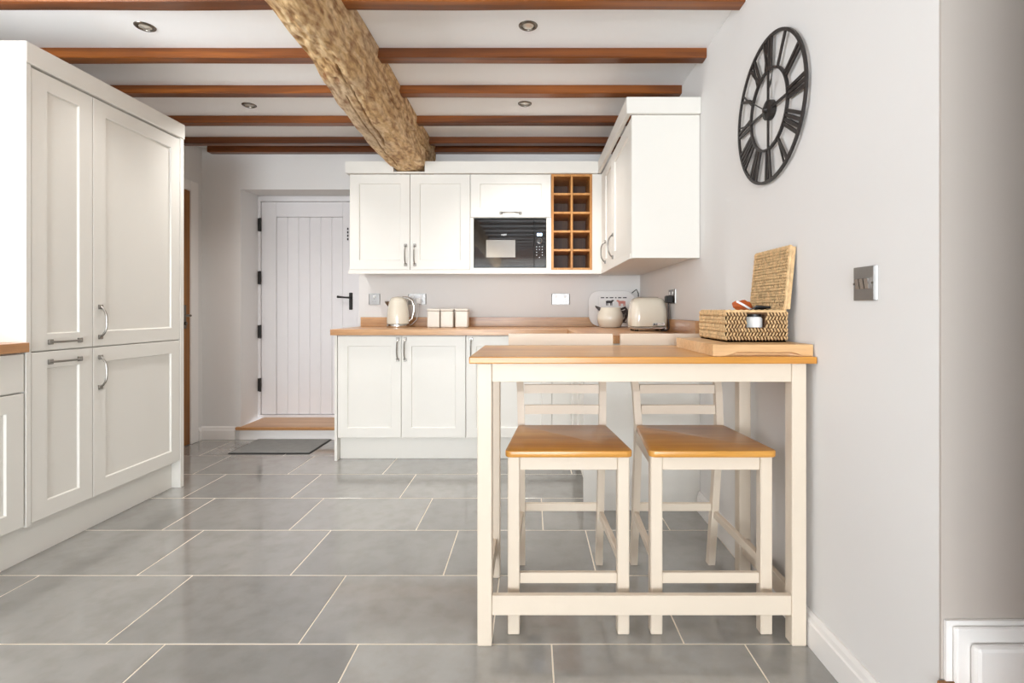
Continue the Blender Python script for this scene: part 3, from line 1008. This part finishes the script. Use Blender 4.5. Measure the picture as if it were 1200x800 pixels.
# ------------------------------------------------------------------ bar stools
def stool(cx, label):
    cy = 1.83
    t = thing('bar_stool', label, 'stool', (cx, cy, 0), 'cream bar stools under the table')
    P = lambda x, y: (cx + x, y)
    # seat: waisted trapezoid with rounded corners
    r = 0.02
    pts = []
    for (hx, y, sg) in ((-0.2025, 1.62, 1), (0.2025, 1.62, 1), (0.172, 1.992, -1), (-0.172, 1.992, -1)):
        sx = 1 if hx < 0 else -1
        cxn, cyn = hx + sx * r, y + sg * r
        a0 = math.atan2(-sg, -sx)
        order = [-1, -0.5, 0, 0.5, 1]
        seq = [a0 + q * math.pi / 4 for q in order]
        pts += [P(cxn + r * math.cos(a), cyn + r * math.sin(a)) for a in seq]
    MB().prism(pts, 0.5735, 0.595, bev=0.004, seg=2).build('seat', 'honey', t, smooth=True)
    for s in (-1, 1):
        b = MB()
        x0, x1 = sorted((s * 0.195, s * 0.157))
        b.box(cx + x0, cx + x1, 1.640, 1.676, 0.0005, 0.573, bev=0.003)
        b.build('leg', 'cream', t)
        # rear leg runs on upwards as the back post
        b = MB()
        path = [(0.0005, 2.105, 0.158), (0.25, 2.062, 0.158), (0.50, 2.022, 0.158), (0.595, 2.014, 0.159), (0.72, 2.036, 0.163), (0.84, 2.092, 0.170), (0.925, 2.122, 0.180)]
        rings = []
        for z, y, x in path:
            hw, hd = 0.0135, 0.017 if z < 0.7 else 0.014
            rings.append([(cx + s * x + q * hw, y + w_ * hd, z) for q, w_ in ((-1, -1), (1, -1), (1, 1), (-1, 1))])
        b.loft(rings)
        b.build('rear_leg', 'cream', t)
        b = MB()
        b.bar((cx + s * 0.174, 1.6765, 0.548), (cx + s * 0.160, 2.003, 0.548), 0.02, 0.045)
        b.build('side_apron', 'cream', t)
        b = MB()
        b.bar((cx + s * 0.175, 1.6765, 0.222), (cx + s * 0.160, 2.050, 0.222), 0.018, 0.028, bev=0.002)
        b.build('rung', 'cream', t)
    B('front_apron', 'cream', t, cx - 0.1565, cx + 0.1565, 1.646, 1.668, 0.527, 0.572, bev=0.0015)
    B('rear_apron', 'cream', t, cx - 0.1435, cx + 0.1435, 2.006, 2.024, 0.527, 0.572, bev=0.0015)
    B('rung', 'cream', t, cx - 0.1565, cx + 0.1565, 1.648, 1.666, 0.161, 0.195, bev=0.002)
    B('rung', 'cream', t, cx - 0.144, cx + 0.144, 2.054, 2.072, 0.234, 0.265, bev=0.002)
    def curved(z0, z1, yc, hx, th, bow, name):
        n = 10
        rings = []
        for k in range(n + 1):
            x = -hx + 2 * hx * k / n
            y = yc + bow * (1 - (x / hx) ** 2)
            rings.append([(cx + x, y - th / 2, z0), (cx + x, y - th / 2, z1), (cx + x, y + th / 2, z1), (cx + x, y + th / 2, z0)])
        MB().loft(rings).build(name, 'cream', t)
    curved(0.632, 0.667, 2.019, 0.145, 0.016, 0.006, 'back_slat')
    curved(0.711, 0.745, 2.036, 0.148, 0.016, 0.006, 'back_slat')
    curved(0.790, 0.824, 2.072, 0.152, 0.016, 0.006, 'back_slat')
    curved(0.866, 0.944, 2.100, 0.213, 0.020, 0.006, 'top_rail')
    return t
stool(0.1185, 'cream bar stool with honey seat farther from the wall')
stool(0.577, 'cream bar stool with honey seat next to the white wall')

# ------------------------------------------------------------------ door mat
t = thing('door_mat', 'thin grey door mat with dark edge below the door step', 'mat', (-1.9, 3.92, 0.0008))
B('border', 'mat_edge', t, -2.2, -1.605, 3.705, 4.112, 0.0008, 0.006, bev=0.002)
B('pile', 'mat', t, -2.19, -1.615, 3.716, 4.104, 0.0062, 0.009, bev=0.001)

# ------------------------------------------------------------------ wall clock
def clock():
    R, cy, cz, x1 = 0.265, 1.862, 1.768, XR - 0.012
    # local (a, b, c): a = viewer's right (towards the camera, -Y), b = up, c = off the wall (-X)
    m = Matrix(((0, 0, -1, x1), (-1, 0, 0, cy), (0, 1, 0, cz), (0, 0, 0, 1)))
    t = thing('wall_clock', 'large black skeleton wall clock with roman numerals', 'clock', (x1, cy, cz))
    def ring(r0, r1, d0, d1, name):
        n = 72
        b = MB(m)
        rr = []
        for k in range(n + 1):
            a = 2 * math.pi * k / n
            ca, sa = math.cos(a), math.sin(a)
            rr.append([(r0 * ca, r0 * sa, d0), (r1 * ca, r1 * sa, d0), (r1 * ca, r1 * sa, d1), (r0 * ca, r0 * sa, d1)])
        b.loft(rr, cap=False)
        bmesh.ops.remove_doubles(b.bm, verts=b.bm.verts, dist=1e-6)
        return b.build(name, 'clock', t)
    ring(R - 0.011, R, -0.001, 0.007, 'outer_ring')
    ring(0.139, 0.147, -0.002, 0.008, 'inner_ring')
    def flat(b, p0, p1, wd, d0=0.0, d1=0.006):
        p0, p1 = Vector(p0 + (0,)), Vector(p1 + (0,))
        tt = (p1 - p0).normalized()
        q = Vector((-tt.y, tt.x, 0)) * wd / 2
        b.prism([tuple((p0 - q)[:2]), tuple((p1 - q)[:2]), tuple((p1 + q)[:2]), tuple((p0 + q)[:2])], d0, d1)
    b = MB(m)
    flat(b, (0, -0.14), (0, 0.14), 0.009)
    b.build('spoke', 'clock', t)
    b = MB(m)
    flat(b, (-0.14, 0), (0.14, 0), 0.009, 0.0005, 0.0065)
    b.build('spoke', 'clock', t)
    num = ['XII', 'I', 'II', 'III', 'IIII', 'V', 'VI', 'VII', 'VIII', 'IX', 'X', 'XI']
    W = {'I': 0.020, 'V': 0.034, 'X': 0.036}
    for h, s in enumerate(num):
        th = math.radians(90 - 30 * h)
        rad, tan = Vector((math.cos(th), math.sin(th))), Vector((math.sin(th), -math.cos(th)))
        tot = sum(W[c] for c in s)
        x = -tot / 2
        b = MB(m)
        r0, r1 = 0.146, 0.256
        for c in s:
            xm, hw = x + W[c] / 2, W[c] / 2 - 0.006
            k = lambda tx, r: tuple(rad * r + tan * tx * (0.72 + 0.28 * (r - r0) / (r1 - r0)))
            if c == 'I':
                flat(b, k(xm, r0), k(xm, r1), 0.0115)
            elif c == 'V':
                flat(b, k(xm - hw, r1), k(xm, r0), 0.011)
                flat(b, k(xm + hw, r1), k(xm, r0), 0.005, 0.0003, 0.0057)
            else:
                flat(b, k(xm - hw, r1), k(xm + hw, r0), 0.011)
                flat(b, k(xm + hw, r1), k(xm - hw, r0), 0.005, 0.0003, 0.0057)
            x += W[c]
        b.build('numeral', 'clock', t)
    b = MB(m)
    b.lathe([(0.036, -0.010), (0.036, 0.008), (0.030, 0.011), (0.012, 0.012), (0.008, 0.022), (0.001, 0.023)], (0, 0, 0), 28)
    b.build('hub', 'clock', t, smooth=True)
    def hand(deg, ln, name, d):
        th = math.radians(90 - deg)
        u = Vector((math.cos(th), math.sin(th)))
        b = MB(m)
        q = Vector((-u.y, u.x))
        pts = [u * -0.03 + q * 0.002, u * (ln * 0.55) + q * 0.002, u * (ln * 0.66) + q * 0.008, u * (ln * 0.78) + q * 0.003, u * ln,
               u * (ln * 0.78) - q * 0.003, u * (ln * 0.66) - q * 0.008, u * (ln * 0.55) - q * 0.002, u * -0.03 - q * 0.002]
        b.prism([tuple(p) for p in pts], d, d + 0.0015)
        b.build(name, 'iron', t)
    hand(27, 0.135, 'hour_hand', 0.0135)
    hand(303, 0.215, 'minute_hand', 0.0165)
clock()

# ------------------------------------------------------------------ sockets and switch
def plate(name, label, cat, m, w, h, kind, mat='steel'):
    loc = m @ Vector((0, 0, 0))
    t = thing(name, label, cat, loc)
    b = MB(m)
    b.prism([(-w / 2, 0.0005), (w / 2, 0.0005), (w / 2 - 0.002, 0.007), (w / 2 - 0.006, 0.0095), (-w / 2 + 0.006, 0.0095), (-w / 2 + 0.002, 0.007)], -h / 2, h / 2, bev=0.001)
    b.build('plate', mat, t)
    if kind == 'switch':
        for k in range(3):
            b = MB(m)
            u = -0.0185 + k * 0.0185
            b.prism([(0.0098, -0.014), (0.0125, -0.014), (0.0165, 0.012), (0.0098, 0.014)], u - 0.0075, u + 0.0075, plane='YZ')
            b.build('rocker', 'rocker', t)
        for s in (-1, 1):
            b = MB(m)
            b.box(s * 0.037 - 0.003, s * 0.037 + 0.003, 0.0097, 0.0106, -0.003, 0.003)
            b.build('screw', 'nickel', t)
    else:
        n = 2 if kind == 'double' else 1
        for k in range(n):
            u = (k - (n - 1) / 2) * 0.07
            b = MB(m)
            b.box(u - 0.009, u + 0.009, 0.0097, 0.0135, 0.012, 0.030, bev=0.001)
            b.build('rocker', 'white', t)
            for dx, dz, ww, hh in ((0, 0.001, 0.003, 0.007), (-0.011, -0.018, 0.006, 0.003), (0.011, -0.018, 0.006, 0.003)):
                b = MB(m)
                b.box(u + dx - ww / 2, u + dx + ww / 2, 0.0096, 0.0101, dz - hh / 2, dz + hh / 2)
                b.build('slot', 'black', t)
    return t
plate('light_switch', 'triple rocker nickel light switch on the white wall beyond the basket', 'switch', frame((XR, 1.337, 1.11), 'left'), 0.09, 0.088, 'switch')
zs_ = 1.04 + 13 * YB / 600
plate('wall_socket', 'small single metal socket beside the plank door', 'socket', frame((-1.267, YB, zs_), 'near'), 0.092, 0.088, 'single')
plate('wall_socket', 'metal double socket behind the kettle, with a plug in it', 'socket', frame((-0.922, YB, zs_), 'near'), 0.146, 0.086, 'double')
plate('wall_socket', 'metal double socket on the wall between canisters and chopping boards', 'socket', frame((0.234, YB, zs_), 'near'), 0.15, 0.086, 'double')
plate('wall_socket', 'metal socket on the right wall above the toaster', 'socket', frame((XR, 3.17, 1.125), 'left'), 0.146, 0.086, 'double')

# ------------------------------------------------------------------ things on the back worktop
ZW = 0.9105
def kettle(cx, cy):
    t = thing('kettle', 'cream enamel kettle with chrome base on the oak worktop', 'kettle', (cx, cy, ZW))
    b = MB()
    b.lathe([(0.086, 0.0), (0.088, 0.006), (0.086, 0.022), (0.080, 0.024)], (cx, cy, ZW), 32)
    b.build('base', 'chrome', t, smooth=True)
    b = MB()
    b.lathe([(0.078, 0.0245), (0.083, 0.028), (0.084, 0.06), (0.080, 0.12), (0.072, 0.175), (0.068, 0.196), (0.060, 0.208)], (cx, cy, ZW), 32)
    b.build('body', 'enamel', t, smooth=True)
    b = MB()
    b.lathe([(0.0595, 0.2085), (0.057, 0.218), (0.040, 0.229), (0.015, 0.234), (0.001, 0.2345)], (cx, cy, ZW), 28)
    b.build('lid', 'enamel', t, smooth=True)
    b = MB()
    b.loft([[(cx - 0.066, cy - 0.020, ZW + 0.150), (cx - 0.066, cy + 0.020, ZW + 0.150), (cx - 0.064, cy + 0.024, ZW + 0.200), (cx - 0.064, cy - 0.024, ZW + 0.200)],
            [(cx - 0.097, cy - 0.008, ZW + 0.186), (cx - 0.097, cy + 0.008, ZW + 0.186), (cx - 0.099, cy + 0.010, ZW + 0.200), (cx - 0.099, cy - 0.010, ZW + 0.200)]])
    b.build('spout', 'chrome', t)
    b = MB()
    b.tube([(cx + 0.035, cy, ZW + 0.226), (cx + 0.075, cy, ZW + 0.224), (cx + 0.108, cy, ZW + 0.205), (cx + 0.122, cy, ZW + 0.165),
            (cx + 0.120, cy, ZW + 0.11), (cx + 0.108, cy, ZW + 0.065), (cx + 0.082, cy, ZW + 0.045)], [0.010, 0.012, 0.012, 0.012, 0.011, 0.010, 0.009], 10)
    b.build('handle', 'chrome', t, smooth=True)
    b = MB()
    x0 = -0.905
    b.box(x0 - 0.022, x0 + 0.022, YB - 0.055, YB - 0.011, 1.09, 1.135, bev=0.006)
    b.build('plug', 'white', t)
    b = MB()
    b.tube([(x0, YB - 0.04, 1.09), (x0 + 0.004, YB - 0.045, 1.03), (x0 - 0.012, YB - 0.05, 0.965), (x0 - 0.05, YB - 0.07, 0.925),
            (x0 - 0.075, YB - 0.12, 0.916), (cx + 0.08, cy + 0.02, 0.917)], 0.0035, 6)
    b.build('cord', 'white', t, smooth=True)
kettle(-1.025, 3.93)

for k, (x, y, lab) in enumerate(((-0.734, 3.87, 'square cream storage tin nearest the kettle'), (-0.632, 3.86, 'square cream storage tin in the middle of the row of three'),
                                 (-0.524, 3.865, 'square cream storage tin farthest from the kettle'))):
    t = thing('storage_tin', lab, 'tin', (x, y, ZW), 'cream storage tins on the worktop')
    MB().box(x - 0.047, x + 0.047, y - 0.047, y + 0.047, ZW, ZW + 0.124, bev=0.008, seg=2).build('body', 'canister', t)
    MB().box(x - 0.0485, x + 0.0485, y - 0.0485, y + 0.0485, ZW + 0.1245, ZW + 0.141, bev=0.006, seg=2).build('lid', 'canister', t)

def rounded(x0, x1, z0, z1, r, n=6):
    pts = []
    for cx, cz, a0 in ((x0 + r, z0 + r, math.pi), (x1 - r, z0 + r, -math.pi / 2), (x1 - r, z1 - r, 0), (x0 + r, z1 - r, math.pi / 2)):
        pts += [(cx + r * math.cos(a0 + k * math.pi / 2 / n), cz + r * math.sin(a0 + k * math.pi / 2 / n)) for k in range(n + 1)]
    return pts

def lean(x, y, z, ang):
    return Matrix.Translation((x, y, z)) @ Matrix.Rotation(-ang, 4, 'X')
# white round cornered board leaning on the wall
m = lean(0, 4.035, ZW + 0.002, 0.20)
t = thing('chopping_board', 'large white chopping board with rounded corners leaning on the wall', 'board', (0.6, 4.04, ZW))
b = MB(m)
b.prism(rounded(0.452, 0.820, 0.0, 0.285, 0.085), -0.010, 0.0, bev=0.002, plane='XZ')
b.build('slab', 'white', t, smooth=True)
b = MB(m)
b.tube([(0.800, -0.004, 0.27), (0.838, -0.004, 0.30), (0.852, -0.004, 0.265), (0.850, -0.004, 0.235)], 0.004, 6)
b.build('loop', 'black', t, smooth=True)
# printed board in front of it
m2 = lean(0, 3.998, ZW + 0.002, 0.20)
t = thing('chopping_board', 'rectangular white chopping board printed with farm animals', 'board', (0.6, 4.0, ZW))
b = MB(m2)
b.prism(rounded(0.528, 0.806, 0.0, 0.250, 0.008, 3), -0.008, 0.0, bev=0.001, plane='XZ')
b.build('slab', 'white', t)
def mark(pts_list, mat, name):
    b = MB(m2)
    for pts in pts_list:
        b.prism(pts, -0.0092, -0.0082, plane='XZ')
    return b.build(name, mat, t)
rnd = random.Random(3)
row = []
x = 0.545
for wlen in (0.028, 0.018, 0.03, 0.012, 0.026, 0.03):
    row.append([(x, 0.226), (x + wlen, 0.226), (x + wlen, 0.234), (x, 0.234)])
    x += wlen + 0.012
mark(row, 'ink', 'print_line')
def beast(cx, cz, s, flip=1):
    P = lambda a, c: (cx + flip * a * s, cz + c * s)
    body = [P(-0.5, 0), P(-0.52, 0.34), P(-0.2, 0.42), P(0.3, 0.40), P(0.5, 0.52), P(0.74, 0.50), P(0.78, 0.36), P(0.58, 0.28), P(0.46, 0.0)]
    legs = [[P(a, -0.38), P(a + 0.1, -0.38), P(a + 0.12, 0.05), P(a - 0.02, 0.05)] for a in (-0.48, -0.3, 0.18, 0.36)]
    return [body] + legs
mark(beast(0.610, 0.186, 0.05), 'ink', 'cow_print')
mark(beast(0.710, 0.182, 0.055, -1), 'pink', 'pig_print')
mark(beast(0.700, 0.098, 0.07), 'ink', 'goat_print')
mark([[(0.66, 0.03), (0.74, 0.03), (0.74, 0.036), (0.66, 0.036)]], 'ink', 'print_line')
# cream jug
jx, jy = 0.590, 3.845
t = thing('jug', 'round cream pottery jug with dark handle in front of the boards', 'jug', (jx, jy, ZW))
b = MB()
b.lathe([(0.062, 0.0), (0.075, 0.004), (0.092, 0.035), (0.098, 0.07), (0.092, 0.105), (0.080, 0.135), (0.078, 0.150), (0.072, 0.150), (0.074, 0.13), (0.084, 0.1)], (jx, jy, ZW), 32)
b.build('body', 'enamel', t, smooth=True)
b = MB()
b.loft([[(jx - 0.072, jy - 0.022, ZW + 0.115), (jx - 0.072, jy + 0.022, ZW + 0.115), (jx - 0.070, jy + 0.022, ZW + 0.15), (jx - 0.070, jy - 0.022, ZW + 0.15)],
        [(jx - 0.110, jy - 0.006, ZW + 0.152), (jx - 0.110, jy + 0.006, ZW + 0.152), (jx - 0.112, jy + 0.009, ZW + 0.165), (jx - 0.112, jy - 0.009, ZW + 0.165)]])
b.build('spout', 'ink', t)
b = MB()
b.tube([(jx + 0.078, jy, ZW + 0.135), (jx + 0.112, jy, ZW + 0.150), (jx + 0.128, jy, ZW + 0.125), (jx + 0.122, jy, ZW + 0.08), (jx + 0.098, jy, ZW + 0.045)], [0.008, 0.010, 0.010, 0.009, 0.008], 8)
b.build('handle', 'ink', t, smooth=True)

# toaster
def toaster():
    x0, x1, y0, y1 = 0.624, 0.846, 3.16, 3.36
    cx, cy = (x0 + x1) / 2, (y0 + y1) / 2
    t = thing('toaster', 'cream retro toaster with chrome base on the worktop return', 'toaster', (cx, cy, ZW))
    B('base', 'chrome', t, x0 + 0.006, x1 - 0.006, y0 + 0.004, y1 - 0.004, ZW + 0.010, ZW + 0.030, bev=0.006, seg=2)
    for sx in (x0 + 0.03, x1 - 0.03):
        for sy in (y0 + 0.03, y1 - 0.03):
            MB().lathe([(0.012, 0), (0.013, 0.0098)], (sx, sy, ZW), 12).build('foot', 'black', t)
    b = MB()
    rings = []
    for z, ins in ((0.0305, 0.0), (0.06, -0.002), (0.13, 0.002), (0.175, 0.008), (0.196, 0.016), (0.206, 0.028), (0.210, 0.045)):
        pts = rounded(x0 + ins, x1 - ins, y0 + ins, y1 - ins, 0.045, 5)
        rings.append([(p[0], p[1], ZW + z) for p in pts])
    b.loft(rings)
    b.build('body', 'enamel', t, smooth=True)
    for sy in (cy - 0.032, cy + 0.032):
        B('slot', 'chrome', t, x0 + 0.05, x1 - 0.05, sy - 0.015, sy + 0.015, ZW + 0.2102, ZW + 0.2135, bev=0.001)
    B('control_strip', 'chrome', t, cx + 0.012, cx + 0.085, y0 - 0.0065, y0 - 0.0025, ZW + 0.034, ZW + 0.052, bev=0.001)
    b = MB()
    for k in range(2):
        b.box(cx + 0.018 + k * 0.012, cx + 0.027 + k * 0.012, y0 - 0.0095, y0 - 0.0067, ZW + 0.039, ZW + 0.048)
    b.build('button', 'black', t)
    b = MB()
    b.box(XR - 0.055, XR - 0.011, 3.12, 3.165, 1.085, 1.13, bev=0.005)
    b.build('plug', 'black', t)
    b = MB()
    b.tube([(XR - 0.028, 3.145, 1.085), (XR - 0.024, 3.15, 1.02), (XR - 0.012, 3.14, 1.0)] and
           [(XR - 0.035, 3.14, 1.086), (XR - 0.035, 3.14, 1.03), (XR - 0.036, 3.13, 0.97), (XR - 0.040, 3.11, 0.93), (XR - 0.06, 3.12, 0.915), (XR - 0.07, 3.145, 0.9165),
            (x1 - 0.03, y0 + 0.008, 0.924)], 0.0038, 6)
    b.build('cord', 'ink', t, smooth=True)
toaster()

# ------------------------------------------------------------------ board, basket and contents on the bar table
ZT = 0.8985
b = MB()
x0, x1, y0, y1, h = 0.560, 0.8695, 1.582, 1.98, 0.036
t = thing('serving_board', 'thick pale wooden board under the basket on the bar table', 'board', ((x0 + x1) / 2, (y0 + y1) / 2, ZT))
prof = [(y0, ZT + 0.010), (y0, ZT + h), (y1, ZT + h), (y1, ZT), (y0 + 0.02, ZT)]
# finger groove along the lower front edge: the ends stay full depth
n = 24
rings = []
for k in range(n + 1):
    x = x0 + (x1 - x0) * k / n
    s = min(1, max(0, min(x - x0 - 0.03, x1 - 0.02 - x) / 0.05))
    s = s * s * (3 - 2 * s)
    g = 0.022 * s
    gz = 0.012 * s
    rings.append([(x, y0 + g, ZT), (x, y0 + g, ZT + gz * 0.7), (x, y0 + 0.25 * g * 0, ZT + gz + 0.0005), (x, y0, ZT + h - 0.002), (x, y0 + 0.002, ZT + h), (x, y1, ZT + h), (x, y1, ZT)])
b.loft(rings)
b.build('slab', 'board_wood', t)

def basket():
    X0, X1, Y0, Y1 = 0.640, 0.846, 1.692, 1.952
    Z0, H = ZT + h + 0.0008, 0.105
    t = thing('basket', 'woven seagrass basket with raised lid and handle hole on the wooden board', 'basket', ((X0 + X1) / 2, (Y0 + Y1) / 2, Z0))
    hx0, hx1, hz0, hz1 = 0.712, 0.772, Z0 + 0.048, Z0 + 0.092
    th = 0.006
    # inner shell; the front is built around the handle hole
    s = MB()
    s.box(X0 + 0.004, X1 - 0.004, Y0 + 0.004, Y1 - 0.004, Z0, Z0 + 0.006)
    s.box(X0 + 0.004, X0 + 0.008, Y0 + 0.004, Y1 - 0.004, Z0, Z0 + H - 0.004)
    s.box(X1 - 0.008, X1 - 0.004, Y0 + 0.004, Y1 - 0.004, Z0, Z0 + H - 0.004)
    s.box(X0 + 0.004, X1 - 0.004, Y1 - 0.008, Y1 - 0.004, Z0, Z0 + H - 0.004)
    s.box(X0 + 0.004, hx0, Y0 + 0.004, Y0 + 0.008, Z0, Z0 + H - 0.004)
    s.box(hx1, X1 - 0.004, Y0 + 0.004, Y0 + 0.008, Z0, Z0 + H - 0.004)
    s.box(hx0, hx1, Y0 + 0.004, Y0 + 0.008, Z0, hz0)
    s.box(hx0, hx1, Y0 + 0.004, Y0 + 0.008, hz1, Z0 + H - 0.004)
    s.build('shell', 'seagrass_dark', t)
    rr = random.Random(11)
    verts, faces = [], []
    def strand(c, ax, ay, an, ln, wd, dp):
        """one visible strand of the weave: a short bulged lozenge"""
        i0 = len(verts)
        for q, wv, dv in ((-1, 0, 0), (-0.45, 1, 0.35), (0.45, 1, 0.35), (1, 0, 0), (0.45, -1, 0.35), (-0.45, -1, 0.35), (-0.4, 0, 1), (0.4, 0, 1)):
            verts.append(c + ax * (q * ln / 2) + ay * (wv * wd / 2) + an * (dv * dp))
        for f in ((0, 1, 6), (1, 2, 7, 6), (2, 3, 7), (3, 4, 7), (4, 5, 6, 7), (5, 0, 6), (0, 5, 4, 3, 2, 1)):
            faces.append([i0 + k for k in f])
    up = Vector((0, 0, 1))
    def weave(o, u, n, L, rows, rowh, colw, skip=None, tilt=0.45):
        nc = max(2, int(L / colw))
        for r in range(rows):
            for k in range(nc):
                uu = (k + 0.5 + (0.5 if r % 2 else 0) - 0.25) * L / nc
                zz = (r + 0.5) * rowh
                p = o + u * uu + U * zz
                if skip and skip(p):
                    continue
                sg = 1 if r % 2 else -1
                ax = (U + u * (sg * tilt + rr.uniform(-0.15, 0.15))).normalized()
                ay = ax.cross(n).normalized()
                strand(p, ax, ay, n, rowh * rr.uniform(1.45, 1.7), colw * rr.uniform(0.55, 0.78), rr.uniform(0.005, 0.008))
    U = up
    rows, rowh = 7, (H - 0.012) / 7
    inhole = lambda p: hx0 - 0.002 < p.x < hx1 + 0.002 and hz0 - 0.003 < p.z < hz1 + 0.003
    o0 = Vector((X0, Y0 + 0.004, Z0 + 0.0055))
    weave(o0, Vector((1, 0, 0)), Vector((0, -1, 0)), X1 - X0, rows, rowh, 0.0105, inhole)
    weave(Vector((X0 + 0.004, Y0, Z0 + 0.0055)), Vector((0, 1, 0)), Vector((-1, 0, 0)), Y1 - Y0, rows, rowh, 0.0105)
    weave(Vector((X1 - 0.004, Y0, Z0 + 0.0055)), Vector((0, 1, 0)), Vector((1, 0, 0)), Y1 - Y0, rows, rowh, 0.0105)
    weave(Vector((X0, Y1 - 0.004, Z0 + 0.0055)), Vector((1, 0, 0)), Vector((0, 1, 0)), X1 - X0, rows, rowh, 0.0105)
    weave(Vector((X0 + 0.008, Y0, Z0 + 0.006)), Vector((0, 1, 0)), Vector((1, 0, 0)), Y1 - Y0, rows - 1, rowh, 0.011)
    def stuff(name, parent):
        me = bpy.data.meshes.new(name)
        off = t.location
        me.from_pydata([v - off for v in verts], [], faces)
        me.materials.append(M['seagrass'])
        for p in me.polygons:
            p.use_smooth = True
        o = bpy.data.objects.new(name, me)
        COL.objects.link(o)
        o.parent = parent
        o['kind'] = 'stuff'
        verts.clear()
        faces.clear()
        return o
    stuff('weave', t)
    # twisted rim
    r = MB()
    zt = Z0 + H - 0.004
    c = [(X0 + 0.005, Y0 + 0.005), (X1 - 0.005, Y0 + 0.005), (X1 - 0.005, Y1 - 0.005), (X0 + 0.005, Y1 - 0.005)]
    for i in range(4):
        a, e = Vector(c[i] + (zt,)), Vector(c[(i + 1) % 4] + (zt,))
        n_ = 20
        r.tube([a.lerp(e, k / n_) + Vector((0, 0, 0.0012 * (k % 2))) for k in range(n_ + 1)], [0.0055 if k % 2 else 0.0045 for k in range(n_ + 1)], 6)
    r.build('rim', 'seagrass', t, smooth=True)
    # lid standing up at the wall side, leaning outwards
    lx0, lx1, lz = X1 - 0.010, XR - 0.019, 0.208
    A = Vector((lx0, Y0 - 0.004, Z0 + H + 0.004))
    U = Vector((lx1 - lx0, 0, lz)).normalized()
    Nf = Vector((-U.z, 0, U.x))
    ly = Y1 - Y0 + 0.004
    q = MB()
    V = Vector((0, 1, 0))
    P = lambda a, b_, c_: tuple(A + V * a + U * b_ + Nf * c_)
    q.loft([[P(0, b_, -0.003), P(ly, b_, -0.003), P(ly, b_, 0.001), P(0, b_, 0.001)] for b_ in (0, lz)])
    lid = q.build('lid', 'seagrass_dark', t)
    weave(A + Nf * 0.001, V, Nf, ly, 20, lz / 20, 0.0105, None, 0.35)
    stuff('weave', lid)
    q = MB()
    pts = [P(0, 0, 0), P(ly, 0, 0), P(ly, lz, 0), P(0, lz, 0)]
    for i in range(4):
        a, e = Vector(pts[i]), Vector(pts[(i + 1) % 4])
        n_ = 24
        q.tube([a.lerp(e, k / n_) for k in range(n_ + 1)], [0.0062 if k % 2 else 0.005 for k in range(n_ + 1)], 6)
    # turned-over rim of the lid, on the wall side
    q.loft([[P(-0.002, b_, -0.001), P(-0.002, b_, -0.015), P(0.003, b_, -0.015), P(0.003, b_, -0.001)] for b_ in (0.0, lz)])
    q.build('rim', 'seagrass', lid, smooth=True)
    return X0, X1, Y0, Y1, Z0, H
X0, X1, Y0, Y1, Z0, H = basket()
zf = Z0 + 0.0068
# jar that shows through the handle hole
t = thing('jar', 'white jar with black lid showing through the basket handle hole', 'jar', (0.752, 1.732, zf))
MB().lathe([(0.024, 0), (0.026, 0.003), (0.026, 0.070), (0.022, 0.076)], (0.752, 1.732, zf), 24).build('body', 'white', t, smooth=True)
MB().lathe([(0.0235, 0.0765), (0.0235, 0.092), (0.021, 0.094)], (0.752, 1.732, zf), 24).build('lid', 'black', t, smooth=True)
t = tag(MB().box(0.694, 0.718, 1.712, 1.735, zf, zf + 0.078, bev=0.002).build('carton', 'green'), 'green carton inside the basket beside the white jar', 'carton')
# foil snack packet sticking up
t = thing('snack_packet', 'orange foil packet with pale stripe sticking out of the basket', 'packet', (0.742, 1.835, zf))
pk = []
Rp = Matrix.Translation((0.742, 1.835, zf + 0.062)) @ Matrix.Rotation(math.radians(24), 4, 'Y')
b = MB(Rp)
n = 10
rings = []
for k in range(n + 1):
    u = -1 + 2 * k / n
    hw = 0.030 * (1 - 0.9 * abs(u) ** 1.6) + 0.003 * math.sin(k * 2.2)
    d = 0.007 * (1 - u * u) + 0.0012
    rings.append([(u * 0.046, -d, -hw * 0.1), (u * 0.046, -d * 0.5, hw * 0.7), (u * 0.046, 0, hw), (u * 0.046, d * 0.5, hw * 0.7), (u * 0.046, d, 0), (u * 0.046, 0, -hw)])
b.m = Rp @ Matrix.Translation((0, 0, 0.047))
b.loft(rings)
b.build('pouch', 'orange', t)
b = MB(Rp @ Matrix.Translation((0, 0.004, 0.047)))
b.loft([[(u * 0.036, -0.013 * (1 - u * u * 0.6) - 0.0025, 0.004 - 0.004 * u), (u * 0.036, -0.013 * (1 - u * u * 0.6) - 0.0025, 0.011 - 0.004 * u),
         (u * 0.036, -0.006, 0.011 - 0.004 * u), (u * 0.036, -0.006, 0.004 - 0.004 * u)] for u in (-1, -0.6, -0.2, 0.2, 0.6, 1)])
b.build('stripe', 'white', t)
b = MB()
b.box(0.735, 0.752, 1.829, 1.842, zf, zf + 0.080)
b.build('tail', 'white', t)
# black scissors lying on top
t = thing('kitchen_utensil', 'small black utensil lying across the basket by the lid', 'utensil', (0.80, 1.80, Z0 + H))
zz = Z0 + H + 0.006
b = MB()
b.tube([(0.766, 1.775, zf + 0.097), (0.79, 1.79, zz - 0.004), (0.832, 1.815, zz + 0.003)], [0.005, 0.006, 0.004], 8)
b.build('arm', 'black', t, smooth=True)
b = MB()
b.tube([(0.772, 1.81, zf + 0.094), (0.79, 1.795, zz + 0.006), (0.828, 1.775, zz + 0.004)], [0.005, 0.006, 0.004], 8)
b.build('arm', 'black', t, smooth=True)
